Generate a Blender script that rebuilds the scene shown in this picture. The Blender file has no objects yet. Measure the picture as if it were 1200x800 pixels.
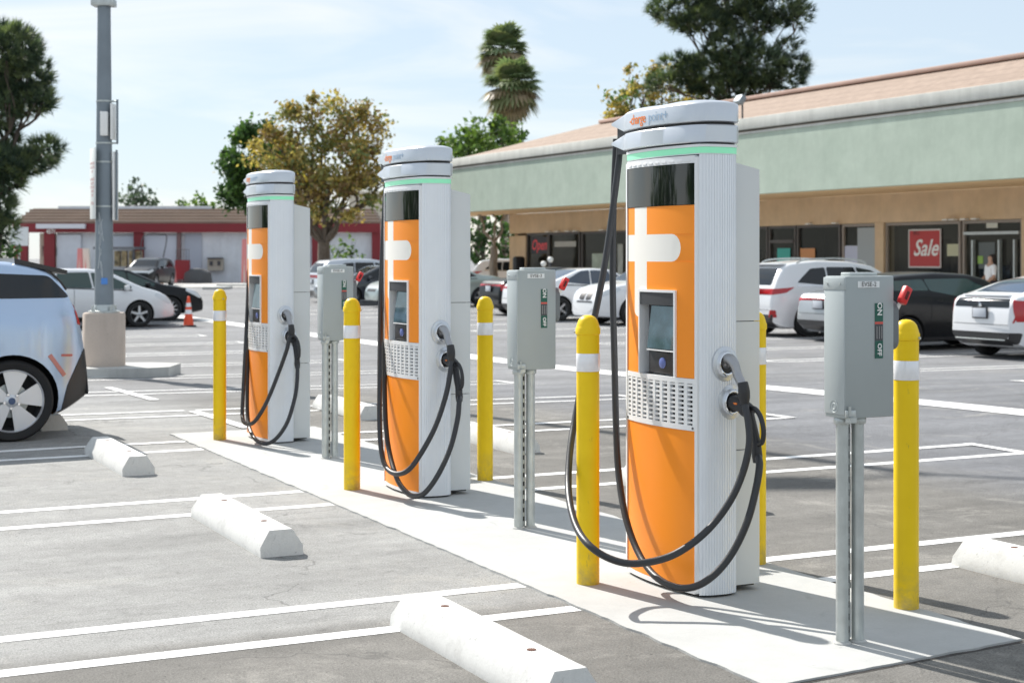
import bpy, bmesh, math, random
from mathutils import Vector, Matrix, noise
R = math.radians
PI = math.pi
sc = bpy.context.scene
COL = sc.collection
random.seed(7)

# ------------------------------------------------------------------ camera, sky, sun, exposure
EYE = 1.56
F = 1820.0                      # focal length in pixels of a 1200 px wide frame
cam_d = bpy.data.cameras.new('camera'); cam = bpy.data.objects.new('camera', cam_d); COL.objects.link(cam)
cam.location = (0, 0, EYE); cam.rotation_euler = (R(90), 0, 0)
cam_d.sensor_width = 36; cam_d.lens = F / 1200 * 36; cam_d.shift_y = -100 / 1200
cam_d.clip_start = 0.1; cam_d.clip_end = 3000
cam_d.dof.use_dof = True; cam_d.dof.focus_distance = 7.8; cam_d.dof.aperture_fstop = 4.5
sc.camera = cam

SUN_EL = R(41.3)
to_sun = Vector((-0.615 * math.cos(SUN_EL), 0.788 * math.cos(SUN_EL), math.sin(SUN_EL)))
sun_d = bpy.data.lights.new('sun', 'SUN'); sun = bpy.data.objects.new('sun', sun_d); COL.objects.link(sun)
sun_d.energy = 4.6; sun_d.angle = R(0.55); sun_d.color = (1.0, 0.955, 0.89)
sun.rotation_euler = to_sun.to_track_quat('Z', 'Y').to_euler(); sun.location = (-20, 30, 40)

world = bpy.data.worlds.new('World'); sc.world = world; world.use_nodes = True
wn = world.node_tree.nodes; wl = world.node_tree.links
for n in list(wn): wn.remove(n)
w_out = wn.new('ShaderNodeOutputWorld'); w_bg = wn.new('ShaderNodeBackground'); w_bg.inputs['Strength'].default_value = 0.125
w_sky = wn.new('ShaderNodeTexSky'); w_sky.sky_type = 'NISHITA'; w_sky.sun_disc = False
w_sky.sun_elevation = SUN_EL; w_sky.sun_rotation = math.atan2(to_sun.x, to_sun.y)
w_sky.air_density = 1.0; w_sky.dust_density = 0.2; w_sky.ozone_density = 1.2
w_tc = wn.new('ShaderNodeTexCoord'); w_map = wn.new('ShaderNodeMapping'); w_map.inputs['Scale'].default_value = (1.3, 1.3, 7.0)
w_map.inputs['Rotation'].default_value = (0.12, 0.1, 0.3)
w_n = wn.new('ShaderNodeTexNoise'); w_n.inputs['Scale'].default_value = 2.2; w_n.inputs['Detail'].default_value = 7; w_n.inputs['Roughness'].default_value = 0.55
w_n.inputs['Distortion'].default_value = 0.6
w_r = wn.new('ShaderNodeMapRange'); w_r.inputs['From Min'].default_value = 0.46; w_r.inputs['From Max'].default_value = 0.66
w_r.inputs['To Min'].default_value = 0.0; w_r.inputs['To Max'].default_value = 1.0
w_mix = wn.new('ShaderNodeMix'); w_mix.data_type = 'RGBA'; w_haze = wn.new('ShaderNodeMix'); w_haze.data_type = 'RGBA'; w_haze.inputs['A'].default_value = (3.15, 3.65, 4.15, 1); w_haze.inputs['B'].default_value = (4.5, 4.45, 4.35, 1); w_mix.inputs['Factor'].default_value = 0.84
wl.new(w_tc.outputs['Generated'], w_map.inputs['Vector']); wl.new(w_map.outputs[0], w_n.inputs['Vector'])
wl.new(w_n.outputs['Fac'], w_r.inputs['Value']); wl.new(w_r.outputs[0], w_haze.inputs['Factor']); wl.new(w_haze.outputs['Result'], w_mix.inputs['B'])
wl.new(w_sky.outputs[0], w_mix.inputs['A']); wl.new(w_mix.outputs['Result'], w_bg.inputs['Color']); wl.new(w_bg.outputs[0], w_out.inputs['Surface'])
sc.view_settings.view_transform = 'Standard'; sc.view_settings.look = 'None'
sc.view_settings.exposure = 0.72; sc.view_settings.gamma = 1.0; sc.view_settings.use_curve_mapping = False
sc.cycles.max_bounces = 6; sc.cycles.transparent_max_bounces = 6; sc.cycles.caustics_reflective = False; sc.cycles.caustics_refractive = False

# ------------------------------------------------------------------ the lot's own axes: v runs along a stall, u along the row of chargers
AX = math.atan2(0.441, 0.8976)
CA, SA = math.cos(AX), math.sin(AX)
def gz(X, Y):
    t = min(1, max(0, (Y - 13) / 14)); t = t * t * (3 - 2 * t)
    return -0.22 * t
def XY(u, v): return (-SA * u + CA * v, CA * u + SA * v)
def UV(X, Y): return (-SA * X + CA * Y, CA * X + SA * Y)
def W(u, v, z=None):
    X, Y = XY(u, v); g = gz(X, Y)
    return Vector((X, Y, g if z is None else z))
def on_v(px, py, v):            # the point of the plane v = const seen at that place of the photograph
    a = (px - 600) / F; d = v / (CA * a + SA)
    return Vector((a * d, d, EYE - (py - 300) * d / F))
def u_at(px, v):
    a = (px - 600) / F; d = v / (CA * a + SA)
    return UV(a * d, d)[0]
def z_at(px, py, v): return on_v(px, py, v).z
def at(px, Y, z=None):
    X = (px - 600) / F * Y
    return Vector((X, Y, gz(X, Y) if z is None else z))
def zy(py, Y): return EYE - (py - 300) * Y / F

# ------------------------------------------------------------------ objects and their properties
def tag(o, label=None, cat=None, group=None, kind=None):
    if label: o['label'] = label
    if cat: o['category'] = cat
    if group: o['group'] = group
    if kind: o['kind'] = kind
    return o
def empty(name, label, cat, loc=(0, 0, 0), rz=0.0, group=None):
    o = bpy.data.objects.new(name, None); COL.objects.link(o); o.empty_display_size = 0.3
    o.location = loc; o.rotation_euler = (0, 0, rz)
    return tag(o, label, cat, group)

class MB:
    def __init__(s): s.bm = bmesh.new(); s.mi = 0
    def face(s, vs, mi=None):
        try: f = s.bm.faces.new(vs)
        except ValueError: return None
        f.material_index = s.mi if mi is None else mi
        return f
    def poly(s, pts, mi=None): return s.face([s.bm.verts.new(p) for p in pts], mi)
    def box(s, c, d, rz=0.0, bevel=0.0, M=None, seg=2):
        m = M if M is not None else Matrix.Translation(Vector(c)) @ Matrix.Rotation(rz, 4, 'Z')
        t = bmesh.new(); bmesh.ops.create_cube(t, size=1.0)
        for v in t.verts: v.co = Vector((v.co.x * d[0], v.co.y * d[1], v.co.z * d[2]))
        if bevel > 0: bmesh.ops.bevel(t, geom=t.edges[:], offset=bevel, segments=seg, affect='EDGES', profile=0.5)
        s.merge(t, m); return s
    def merge(s, t, m=Matrix.Identity(4), keep=False):
        mp = {v: s.bm.verts.new(m @ v.co) for v in t.verts}
        for f in t.faces:
            g = s.face([mp[v] for v in f.verts]); 
            if g and keep: g.material_index = f.material_index
        t.free()
    def prism(s, pts, z0, z1, M=Matrix.Identity(4), caps=True):
        a = [s.bm.verts.new(M @ Vector((p[0], p[1], z0))) for p in pts]; b = [s.bm.verts.new(M @ Vector((p[0], p[1], z1))) for p in pts]
        n = len(pts)
        for i in range(n): s.face([a[i], a[(i + 1) % n], b[(i + 1) % n], b[i]])
        if caps: s.face(a[::-1]); s.face(b)
        return s
    def lathe(s, prof, n=24, M=Matrix.Identity(4), caps=True):
        rings = []
        for r, z in prof:
            if r < 1e-6: rings.append([s.bm.verts.new(M @ Vector((0, 0, z)))])
            else: rings.append([s.bm.verts.new(M @ Vector((r * math.cos(2 * PI * i / n), r * math.sin(2 * PI * i / n), z))) for i in range(n)])
        for a, b in zip(rings, rings[1:]):
            for i in range(n):
                j = (i + 1) % n
                if len(a) == 1 and len(b) == 1: continue
                if len(a) == 1: s.face([a[0], b[j], b[i]])
                elif len(b) == 1: s.face([a[i], a[j], b[0]])
                else: s.face([a[i], a[j], b[j], b[i]])
        if caps:
            if len(rings[0]) > 1: s.face(rings[0][::-1])
            if len(rings[-1]) > 1: s.face(rings[-1])
        return s
    def tube(s, pts, r, n=10, caps=True):
        pts = [Vector(p) for p in pts]; rad = r if isinstance(r, (list, tuple)) else [r] * len(pts)
        T = []
        for i in range(len(pts)):
            a = pts[max(0, i - 1)]; b = pts[min(len(pts) - 1, i + 1)]; T.append((b - a).normalized())
        up = Vector((0, 0, 1)) if abs(T[0].z) < 0.9 else Vector((1, 0, 0))
        N = (up - T[0] * up.dot(T[0])).normalized(); rings = []
        for i, p in enumerate(pts):
            N = N - T[i] * N.dot(T[i])
            N = N.normalized() if N.length > 1e-6 else T[i].orthogonal().normalized()
            B = T[i].cross(N)
            rings.append([s.bm.verts.new(p + (N * math.cos(2 * PI * k / n) + B * math.sin(2 * PI * k / n)) * rad[i]) for k in range(n)])
        for a, b in zip(rings, rings[1:]):
            for k in range(n): s.face([a[k], a[(k + 1) % n], b[(k + 1) % n], b[k]])
        if caps: s.face(rings[0][::-1]); s.face(rings[-1])
        return s
    def build(s, name, mats, parent=None, loc=None, rz=None, smooth=35, norm=True):
        if norm: bmesh.ops.recalc_face_normals(s.bm, faces=s.bm.faces[:])
        me = bpy.data.meshes.new(name); s.bm.to_mesh(me); s.bm.free()
        for m in (mats if isinstance(mats, (list, tuple)) else [mats]): me.materials.append(m)
        if smooth and len(me.polygons):
            me.shade_smooth(); me.set_sharp_from_angle(angle=R(smooth))
        o = bpy.data.objects.new(name, me); COL.objects.link(o)
        if parent: o.parent = parent
        if loc is not None: o.location = loc
        if rz is not None: o.rotation_euler = (0, 0, rz)
        return o
def spline(pts, k=6):
    pts = [Vector(p) for p in pts]; out = []
    P = [pts[0] * 2 - pts[1]] + pts + [pts[-1] * 2 - pts[-2]]
    for i in range(1, len(P) - 2):
        a, b, c, d = P[i - 1], P[i], P[i + 1], P[i + 2]
        for j in range(k):
            t = j / k
            out.append(0.5 * ((2 * b) + (c - a) * t + (2 * a - 5 * b + 4 * c - d) * t * t + (3 * b - a - 3 * c + d) * t ** 3))
    out.append(pts[-1]); return out
def rects(c, d, r=0.0, n=4):    # rounded rectangle outline
    x, y = d[0] / 2, d[1] / 2; out = []
    for sx, sy, a0 in ((1, 1, 0), (-1, 1, 90), (-1, -1, 180), (1, -1, 270)):
        for i in range(n + 1):
            a = R(a0 + 90 * i / n); out.append((c[0] + sx * (x - r) + r * math.cos(a), c[1] + sy * (y - r) + r * math.sin(a)))
    return out
def text_bm(txt, size, shear=0.0, bold=0.0, extrude=0.0, align='CENTER', res=2, sp=1.0):
    cu = bpy.data.curves.new('t', 'FONT'); cu.body = txt; cu.size = size; cu.align_x = align; cu.align_y = 'CENTER'; cu.extrude = extrude
    cu.shear = shear; cu.offset = bold; cu.resolution_u = res; cu.space_character = sp
    o = bpy.data.objects.new('t', cu); COL.objects.link(o)
    dg = bpy.context.evaluated_depsgraph_get(); me = bpy.data.meshes.new_from_object(o.evaluated_get(dg))
    bm = bmesh.new(); bm.from_mesh(me); bpy.data.objects.remove(o); bpy.data.curves.remove(cu); bpy.data.meshes.remove(me)
    return bm

# ------------------------------------------------------------------ materials
MATS = {}
def mat(name, col, rough=0.6, metal=0.0, var=0.0, scale=4.0, bump=0.0, bscale=60.0, coat=0.0, spec=0.5, emit=None, es=0.0, alpha=None, detail=4):
    if name in MATS: return MATS[name]
    m = bpy.data.materials.new(name); m.use_nodes = True; nt = m.node_tree; b = nt.nodes['Principled BSDF']
    b.inputs['Base Color'].default_value = (*col, 1); b.inputs['Roughness'].default_value = rough; b.inputs['Metallic'].default_value = metal
    b.inputs['Coat Weight'].default_value = coat; b.inputs['Coat Roughness'].default_value = 0.05; b.inputs['Specular IOR Level'].default_value = spec
    if emit: b.inputs['Emission Color'].default_value = (*emit, 1); b.inputs['Emission Strength'].default_value = es
    if var > 0 or bump > 0:
        tc = nt.nodes.new('ShaderNodeTexCoord')
        if var > 0:
            n = nt.nodes.new('ShaderNodeTexNoise'); n.inputs['Scale'].default_value = scale; n.inputs['Detail'].default_value = detail
            mr = nt.nodes.new('ShaderNodeMapRange'); mr.inputs['From Min'].default_value = 0.3; mr.inputs['From Max'].default_value = 0.7
            mr.inputs['To Min'].default_value = 1 - var; mr.inputs['To Max'].default_value = 1 + var
            mx = nt.nodes.new('ShaderNodeVectorMath'); mx.operation = 'SCALE'; mx.inputs[0].default_value = col
            nt.links.new(tc.outputs['Object'], n.inputs['Vector']); nt.links.new(n.outputs['Fac'], mr.inputs['Value'])
            nt.links.new(mr.outputs[0], mx.inputs['Scale']); nt.links.new(mx.outputs[0], b.inputs['Base Color'])
            m2 = nt.nodes.new('ShaderNodeMapRange'); m2.inputs['To Min'].default_value = rough * 0.85; m2.inputs['To Max'].default_value = min(1, rough * 1.15)
            nt.links.new(n.outputs['Fac'], m2.inputs['Value']); nt.links.new(m2.outputs[0], b.inputs['Roughness'])
        if bump > 0:
            n2 = nt.nodes.new('ShaderNodeTexNoise'); n2.inputs['Scale'].default_value = bscale; n2.inputs['Detail'].default_value = 5
            bp = nt.nodes.new('ShaderNodeBump'); bp.inputs['Strength'].default_value = bump; bp.inputs['Distance'].default_value = 0.02
            nt.links.new(tc.outputs['Object'], n2.inputs['Vector']); nt.links.new(n2.outputs['Fac'], bp.inputs['Height']); nt.links.new(bp.outputs[0], b.inputs['Normal'])
    MATS[name] = m; return m

class NB:       # small node builder
    def __init__(s, name):
        s.m = bpy.data.materials.new(name); s.m.use_nodes = True; s.nt = s.m.node_tree; s.b = s.nt.nodes['Principled BSDF']
        s.tc = s.nt.nodes.new('ShaderNodeTexCoord'); s.obj = s.tc.outputs['Object']
        sp = s.nt.nodes.new('ShaderNodeSeparateXYZ'); s.nt.links.new(s.obj, sp.inputs[0]); s.x, s.y, s.z = sp.outputs
    def _in(s, sock, v):
        if hasattr(v, 'is_linked') or isinstance(v, bpy.types.NodeSocket): s.nt.links.new(v, sock)
        else: sock.default_value = v
    def math(s, op, a, b=0.0):
        n = s.nt.nodes.new('ShaderNodeMath'); n.operation = op; s._in(n.inputs[0], a); s._in(n.inputs[1], b); return n.outputs[0]
    def noise(s, scale, detail=4, rough=0.5, vec=None, stretch=None, dist=0.0):
        n = s.nt.nodes.new('ShaderNodeTexNoise'); n.inputs['Scale'].default_value = scale; n.inputs['Detail'].default_value = detail
        n.inputs['Roughness'].default_value = rough; n.inputs['Distortion'].default_value = dist
        v = vec or s.obj
        if stretch:
            mp = s.nt.nodes.new('ShaderNodeMapping'); mp.inputs['Scale'].default_value = stretch; s.nt.links.new(v, mp.inputs[0]); v = mp.outputs[0]
        s.nt.links.new(v, n.inputs['Vector']); return n.outputs['Fac']
    def rng(s, v, a, b, c=0.0, d=1.0):
        n = s.nt.nodes.new('ShaderNodeMapRange'); s._in(n.inputs['Value'], v)
        for k, x in zip(('From Min', 'From Max', 'To Min', 'To Max'), (a, b, c, d)): n.inputs[k].default_value = x
        return n.outputs[0]
    def mix(s, f, a, b, mode='MIX'):
        n = s.nt.nodes.new('ShaderNodeMix'); n.data_type = 'RGBA'; n.blend_type = mode; s._in(n.inputs['Factor'], f)
        for k, v in (('A', a), ('B', b)):
            if isinstance(v, tuple): n.inputs[k].default_value = (*v, 1)
            else: s.nt.links.new(v, n.inputs[k])
        return n.outputs['Result']
    def scale(s, c, f):
        n = s.nt.nodes.new('ShaderNodeVectorMath'); n.operation = 'SCALE'; s._in(n.inputs[0], c); s._in(n.inputs['Scale'], f); return n.outputs[0]
    def out(s, col, rough=0.8, h=None, bs=0.3, bd=0.01):
        s.nt.links.new(col, s.b.inputs['Base Color']); s._in(s.b.inputs['Roughness'], rough)
        if h is not None:
            bp = s.nt.nodes.new('ShaderNodeBump'); bp.inputs['Strength'].default_value = bs; bp.inputs['Distance'].default_value = bd
            s.nt.links.new(h, bp.inputs['Height']); s.nt.links.new(bp.outputs[0], s.b.inputs['Normal'])
        return s.m

def ground_material():
    g = NB('lot_surface'); g.b.inputs['Specular IOR Level'].default_value = 0.2; X, Y = g.x, g.y          # X = v (along a stall), Y = u (along the row)
    big = g.noise(0.35, 5, 0.6); mid = g.noise(1.6, 6, 0.62, dist=0.4); fine = g.noise(95, 3, 0.7); speck = g.noise(260, 2, 0.8); st = g.noise(0.9, 5, 0.6, stretch=(0.25, 1.6, 1))
    wob = g.math('MULTIPLY', g.math('SUBTRACT', g.noise(2.5, 3), 0.5), 0.35)
    pale = g.mix(mid, (0.27, 0.27, 0.262), (0.37, 0.37, 0.36))         # worn, sun-bleached stalls
    rawa = g.mix(mid, (0.15, 0.145, 0.135), (0.25, 0.24, 0.222))        # coarse brownish asphalt
    seal = g.mix(mid, (0.165, 0.17, 0.182), (0.225, 0.23, 0.242))         # bluish sealed asphalt
    xw = g.math('ADD', X, wob); yw = g.math('ADD', Y, wob)
    right = g.rng(xw, 7.0, 8.1)
    col = g.mix(right, rawa, seal)
    left = g.math('MULTIPLY', g.rng(X, 3.55, 3.45), g.rng(g.math('ADD', Y, g.math('MULTIPLY', wob, 0.4)), 6.05, 6.3))
    far_left = g.math('MULTIPLY', g.rng(xw, 3.9, 4.6, 1, 0), g.rng(Y, 13.2, 13.9))
    far = g.rng(yw, 16.0, 19.0, 0, 1)
    paleF = g.mix(mid, (0.215, 0.218, 0.225), (0.28, 0.283, 0.29))
    col = g.mix(g.math('MAXIMUM', left, far_left), col, pale)
    col = g.mix(g.math('MULTIPLY', far, 0.75), col, paleF)
    # stains, long tyre sweeps, speckle
    col = g.scale(col, g.rng(big, 0.3, 0.7, 0.84, 1.12)); col = g.scale(col, g.rng(st, 0.35, 0.62, 0.80, 1.06)); col = g.scale(col, g.rng(g.noise(6.5, 6, 0.75, dist=0.8), 0.35, 0.62, 0.88, 1.07)); col = g.scale(col, g.rng(g.noise(2.2, 8, 0.85, stretch=(0.2, 3.0, 1)), 0.55, 0.68, 1.0, 0.74)); col = g.scale(col, g.rng(g.noise(14, 6, 0.85, dist=0.5), 0.58, 0.66, 1.0, 0.70))
    col = g.mix(g.math('MULTIPLY', g.rng(g.noise(0.9, 7, 0.8, dist=1.5), 0.54, 0.66), 0.38), col, (0.40, 0.385, 0.35)); oil = g.rng(g.noise(1.3, 5, 0.75, dist=1.0), 0.60, 0.72); col = g.scale(col, g.rng(oil, 0, 1, 1.0, 0.66))
    grain = g.rng(g.noise(105, 3, 0.85), 0.34, 0.66, 0.0, 1.0)
    col = g.scale(col, g.rng(grain, 0, 1, 0.66, 1.34)); col = g.scale(col, g.rng(speck, 0.25, 0.75, 0.80, 1.18))
    pit = g.rng(g.noise(42, 3, 0.6), 0.28, 0.37, 0.5, 1.0); col = g.scale(col, pit)
    vo = g.nt.nodes.new('ShaderNodeTexVoronoi'); vo.feature = 'DISTANCE_TO_EDGE'; vo.inputs['Scale'].default_value = 0.28
    wv = g.nt.nodes.new('ShaderNodeVectorMath'); wv.operation = 'ADD'
    nn = g.nt.nodes.new('ShaderNodeTexNoise'); nn.inputs['Scale'].default_value = 1.8; nn.inputs['Detail'].default_value = 6
    g.nt.links.new(g.obj, nn.inputs['Vector']); g.nt.links.new(g.obj, wv.inputs[0]); g.nt.links.new(nn.outputs['Color'], wv.inputs[1]); g.nt.links.new(wv.outputs[0], vo.inputs['Vector'])
    crack = g.math('MULTIPLY', g.rng(vo.outputs['Distance'], 0.0, 0.0035, 1, 0), g.rng(g.noise(0.8, 3), 0.44, 0.50))
    col = g.mix(g.math('MULTIPLY', crack, 0.55), col, (0.09, 0.088, 0.085))
    h = g.math('ADD', g.math('MULTIPLY', fine, 0.7), g.math('MULTIPLY', grain, 0.6)); h = g.math('SUBTRACT', h, crack)
    return g.out(col, g.rng(mid, 0.3, 0.7, 0.80, 0.95), h, 0.5, 0.006)
def paint_material():
    g = NB('lot_paint'); wear = g.noise(38, 5, 0.75); w2 = g.noise(3.0, 4, 0.6)
    f = g.rng(g.math('ADD', g.math('MULTIPLY', wear, 0.55), g.math('MULTIPLY', w2, 0.45)), 0.36, 0.46)
    col = g.mix(f, (0.33, 0.325, 0.32), (0.80, 0.80, 0.79)); col = g.scale(col, g.rng(g.noise(1.2, 3), 0.3, 0.7, 0.9, 1.03))
    return g.out(col, 0.65, wear, 0.25, 0.004)
def pad_material():
    g = NB('pad_concrete'); g.b.inputs['Specular IOR Level'].default_value = 0.2; a = g.noise(1.1, 6, 0.6); b = g.noise(150, 3, 0.7); c = g.noise(7, 5, 0.65)
    col = g.mix(a, (0.39, 0.395, 0.385), (0.50, 0.502, 0.49)); col = g.scale(col, g.rng(c, 0.3, 0.7, 0.95, 1.04))
    col = g.scale(col, g.rng(g.noise(3.0, 4, 0.7, dist=1.2), 0.62, 0.78, 1.0, 0.80)); col = g.scale(col, g.rng(b, 0.3, 0.7, 0.95, 1.05))
    col = g.scale(col, g.rng(g.noise(30, 2, 0.5), 0.20, 0.27, 0.75, 1.0))
    return g.out(col, 0.8, g.math('ADD', b, c), 0.2, 0.004)
def concrete(name, lo, hi, sc=3.0, grime=0.0):
    g = NB(name); a = g.noise(sc, 6, 0.65); b = g.noise(120, 3, 0.7); pits = g.noise(45, 2, 0.5)
    col = g.mix(a, lo, hi); col = g.scale(col, g.rng(pits, 0.24, 0.33, 0.75, 1.0)); col = g.scale(col, g.rng(b, 0.3, 0.7, 0.93, 1.05))
    col = g.scale(col, g.rng(g.noise(4.0, 3, 0.6, stretch=(1, 1, 0.2)), 0.55, 0.75, 1.0, 0.86))
    if grime: 
        gn = g.noise(9, 6, 0.75, dist=0.6); col = g.mix(g.math('MULTIPLY', g.rng(gn, 0.50, 0.66), grime), col, (0.30, 0.29, 0.27))
        col = g.mix(g.math('MULTIPLY', g.rng(g.noise(22, 5, 0.8, stretch=(1, 0.3, 1)), 0.63, 0.68), 0.5), col, (0.16, 0.155, 0.15))
    return g.out(col, 0.85, g.math('ADD', pits, g.math('MULTIPLY', b, 0.4)), 0.16, 0.004)
def stucco(name, lo, hi, streak=0.2):
    g = NB(name); a = g.noise(0.6, 6, 0.65); b = g.noise(40, 4, 0.7); s = g.noise(1.3, 5, 0.7, stretch=(2.2, 2.2, 0.25)); p = g.noise(2.0, 5, 0.65)
    col = g.mix(g.rng(a, 0.3, 0.7), lo, hi); col = g.scale(col, g.rng(s, 0.35, 0.7, 1 + streak * 0.4, 1 - streak)); col = g.scale(col, g.rng(p, 0.3, 0.7, 0.93, 1.07))
    return g.out(col, 0.9, b, 0.3, 0.01)
def bark(name, lo, hi):
    g = NB(name); a = g.noise(5, 6, 0.7, stretch=(2, 2, 0.5), dist=0.5)
    return g.out(g.mix(g.rng(a, 0.35, 0.65), lo, hi), 0.95, a, 0.8, 0.03)
def leaf(name, col, trans=0.25):
    if name in MATS: return MATS[name]
    m = bpy.data.materials.new(name); m.use_nodes = True; nt = m.node_tree; b = nt.nodes['Principled BSDF']
    b.inputs['Base Color'].default_value = (*col, 1); b.inputs['Roughness'].default_value = 0.55
    t = nt.nodes.new('ShaderNodeBsdfTranslucent'); t.inputs['Color'].default_value = (min(1, col[0] * 1.5), min(1, col[1] * 1.6), col[2] * 0.9, 1)
    mx = nt.nodes.new('ShaderNodeMixShader'); mx.inputs[0].default_value = trans
    nt.links.new(b.outputs[0], mx.inputs[1]); nt.links.new(t.outputs[0], mx.inputs[2]); nt.links.new(mx.outputs[0], nt.nodes['Material Output'].inputs['Surface'])
    MATS[name] = m; return m

M_GROUND = ground_material(); M_PAINT = paint_material(); M_PAD = pad_material()
M_STOP = concrete('stop_concrete', (0.60, 0.60, 0.58), (0.72, 0.72, 0.70), grime=0.22); M_CONC = concrete('old_concrete', (0.44, 0.365, 0.31), (0.56, 0.475, 0.41), 2.0)
M_KERB = concrete('kerb_concrete', (0.42, 0.42, 0.40), (0.55, 0.55, 0.53))
def yellow():
    g = NB('bollard_yellow'); a = g.noise(9, 4); sc1 = g.noise(30, 4, 0.7, stretch=(1, 1, 0.25)); d = g.noise(12, 5, 0.7)
    low = g.math('MULTIPLY', g.rng(g.z, 0.0, 0.22, 1.0, 0.0), g.rng(d, 0.35, 0.65))
    col = g.mix(g.rng(a, 0.3, 0.7), (0.87, 0.585, 0.010), (0.92, 0.63, 0.014)); g.b.inputs['Specular IOR Level'].default_value = 0.25; col = g.mix(g.math('MULTIPLY', low, 0.7), col, (0.30, 0.24, 0.13))
    col = g.mix(g.math('MULTIPLY', g.rng(sc1, 0.66, 0.72), 0.5), col, (0.35, 0.25, 0.06)); 
    return g.out(col, 0.42, d, 0.06, 0.004)
M_YEL = yellow()
M_WHITE = mat('white_plastic', (0.82, 0.82, 0.80), 0.4)
M_REFL = mat('reflective_tape', (0.86, 0.86, 0.88), 0.25, metal=0.15, var=0.03, scale=40)
M_ALU = mat('brushed_aluminium', (0.83, 0.86, 0.90), 0.40, metal=0.15, var=0.02, scale=6)
M_CAP = mat('silver_cap', (0.60, 0.63, 0.67), 0.30, metal=0.55, coat=0.2)
M_CAB = mat('cabinet_grey', (0.66, 0.68, 0.68), 0.5, metal=0.1, var=0.02, scale=3)
M_TRIM = mat('white_trim', (0.80, 0.81, 0.82), 0.35)
M_ORANGE = mat('orange_panel', (0.98, 0.30, 0.018), 0.4, var=0.02, scale=2, spec=0.35)
M_GLYPH = mat('glyph_white', (0.84, 0.82, 0.77), 0.45, spec=0.3)
M_BLACKGLASS = mat('display_glass', (0.008, 0.009, 0.010), 0.05, spec=0.8)
M_BLACK = mat('black_plastic', (0.022, 0.022, 0.024), 0.45)
M_RUB = mat('cable_rubber', (0.026, 0.027, 0.030), 0.42, bump=0.05, bscale=80)
M_DARK = mat('dark_grey_plastic', (0.06, 0.063, 0.07), 0.4)
M_CHROME = mat('chrome', (0.75, 0.76, 0.78), 0.16, metal=1.0)
M_GUN = mat('connector_metal', (0.36, 0.36, 0.37), 0.3, metal=0.8)
M_GREEN = mat('green_light', (0.30, 0.70, 0.46), 0.3, emit=(0.20, 0.85, 0.50), es=0.16)
M_BOXG = mat('enclosure_grey', (0.36, 0.395, 0.395), 0.45, var=0.04, scale=4, metal=0.1)
M_GALV = mat('galvanised_steel', (0.50, 0.53, 0.52), 0.42, metal=0.55, var=0.12, scale=14)
M_STEEL = mat('pole_steel', (0.21, 0.245, 0.275), 0.5, metal=0.35, var=0.10, scale=3)
M_RED = mat('red_plastic', (0.62, 0.02, 0.02), 0.35)
M_LOGO_O = mat('logo_orange', (0.86, 0.22, 0.03), 0.5); M_LOGO_B = mat('logo_blue', (0.36, 0.50, 0.66), 0.5)
M_LABW = mat('label_white', (0.78, 0.80, 0.80), 0.4); M_INK = mat('label_ink', (0.03, 0.03, 0.03), 0.5); M_LABG = mat('label_green', (0.01, 0.10, 0.07), 0.4); M_LABR = mat('label_red', (0.65, 0.10, 0.08), 0.4)
# ------------------------------------------------------------------ ground, pad, markings
def lot_sheet(name, material):
    ext = 520.0; ys = [-40, -20, -10, 0] + [2 + i for i in range(0, 30)] + [34, 38, 44, 52, 64, 80, 110, 150, 220, 320, 520, 900]
    xs = [-600, -300, -150, -80, -40] + [x for x in range(-30, 31, 5)] + [40, 80, 150, 300, 600]
    mb = MB(); V = {}
    inv = Matrix.Rotation(-AX, 4, 'Z')
    for i, x in enumerate(xs):
        for j, y in enumerate(ys): V[i, j] = mb.bm.verts.new(inv @ Vector((x, y, gz(x, y))))
    for i in range(len(xs) - 1):
        for j in range(len(ys) - 1): mb.face([V[i, j], V[i + 1, j], V[i + 1, j + 1], V[i, j + 1]])
    return mb.build(name, material, rz=AX, smooth=80)
tag(lot_sheet('ground', M_GROUND), kind='structure')

def strip(mb, u0, v0, u1, v1, w, lift=0.005, thick=0.0):
    lift0 = lift
    a = Vector((v0, u0, 0)); b = Vector((v1, u1, 0)); L = (b - a).length; n = max(1, int(L / 0.4)); d = (b - a) / L; s = Vector((-d.y, d.x, 0)) * w / 2
    prev = None
    for i in range(n + 1):
        c = a + d * L * i / n; row = []
        for q in (c - s, c + s):
            X, Y = XY(q.y, q.x); lift = lift0 if Y > 12.5 else lift0 * 0.42; row.append(mb.bm.verts.new((q.x, q.y, gz(X, Y) + lift)))
        if prev: mb.face([prev[0], row[0], row[1], prev[1]])
        prev = row
mk = MB()
for ua, ub in ((3.38, 2.85), (6.59, 6.05), (9.86, 9.26), (12.93, 12.36)):           # double lines of the left stalls
    for u in (ua, ub): strip(mk, u, 3.29, u, -2.3, 0.105)
    for u in (ua, ub): strip(mk, u, 4.64, u, 9.12, 0.105)
    strip(mk, ua + 0.05, 9.08, ub - 0.05, 9.08, 0.10, 0.009)
for ua in (15.75, 18.95, 22.1, 25.2, 28.3, 31.4, 34.5):
    for u in (ua, ua - 0.58):
        if u < 32: strip(mk, u, 4.0, u, -2.3, 0.10)
        strip(mk, u, 4.12, u, 9.12, 0.10)
    strip(mk, ua + 0.05, 9.08, ua - 0.63, 9.08, 0.10, 0.009)
strip(mk, 13.7, 4.06, 15.6, 4.06, 0.11, 0.009); strip(mk, 17.3, 4.06, 19.8, 4.06, 0.11, 0.009)
strip(mk, 2.0, 11.6, 46.0, 11.35, 0.55, 0.006)                                       # lane line before the shops
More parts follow.
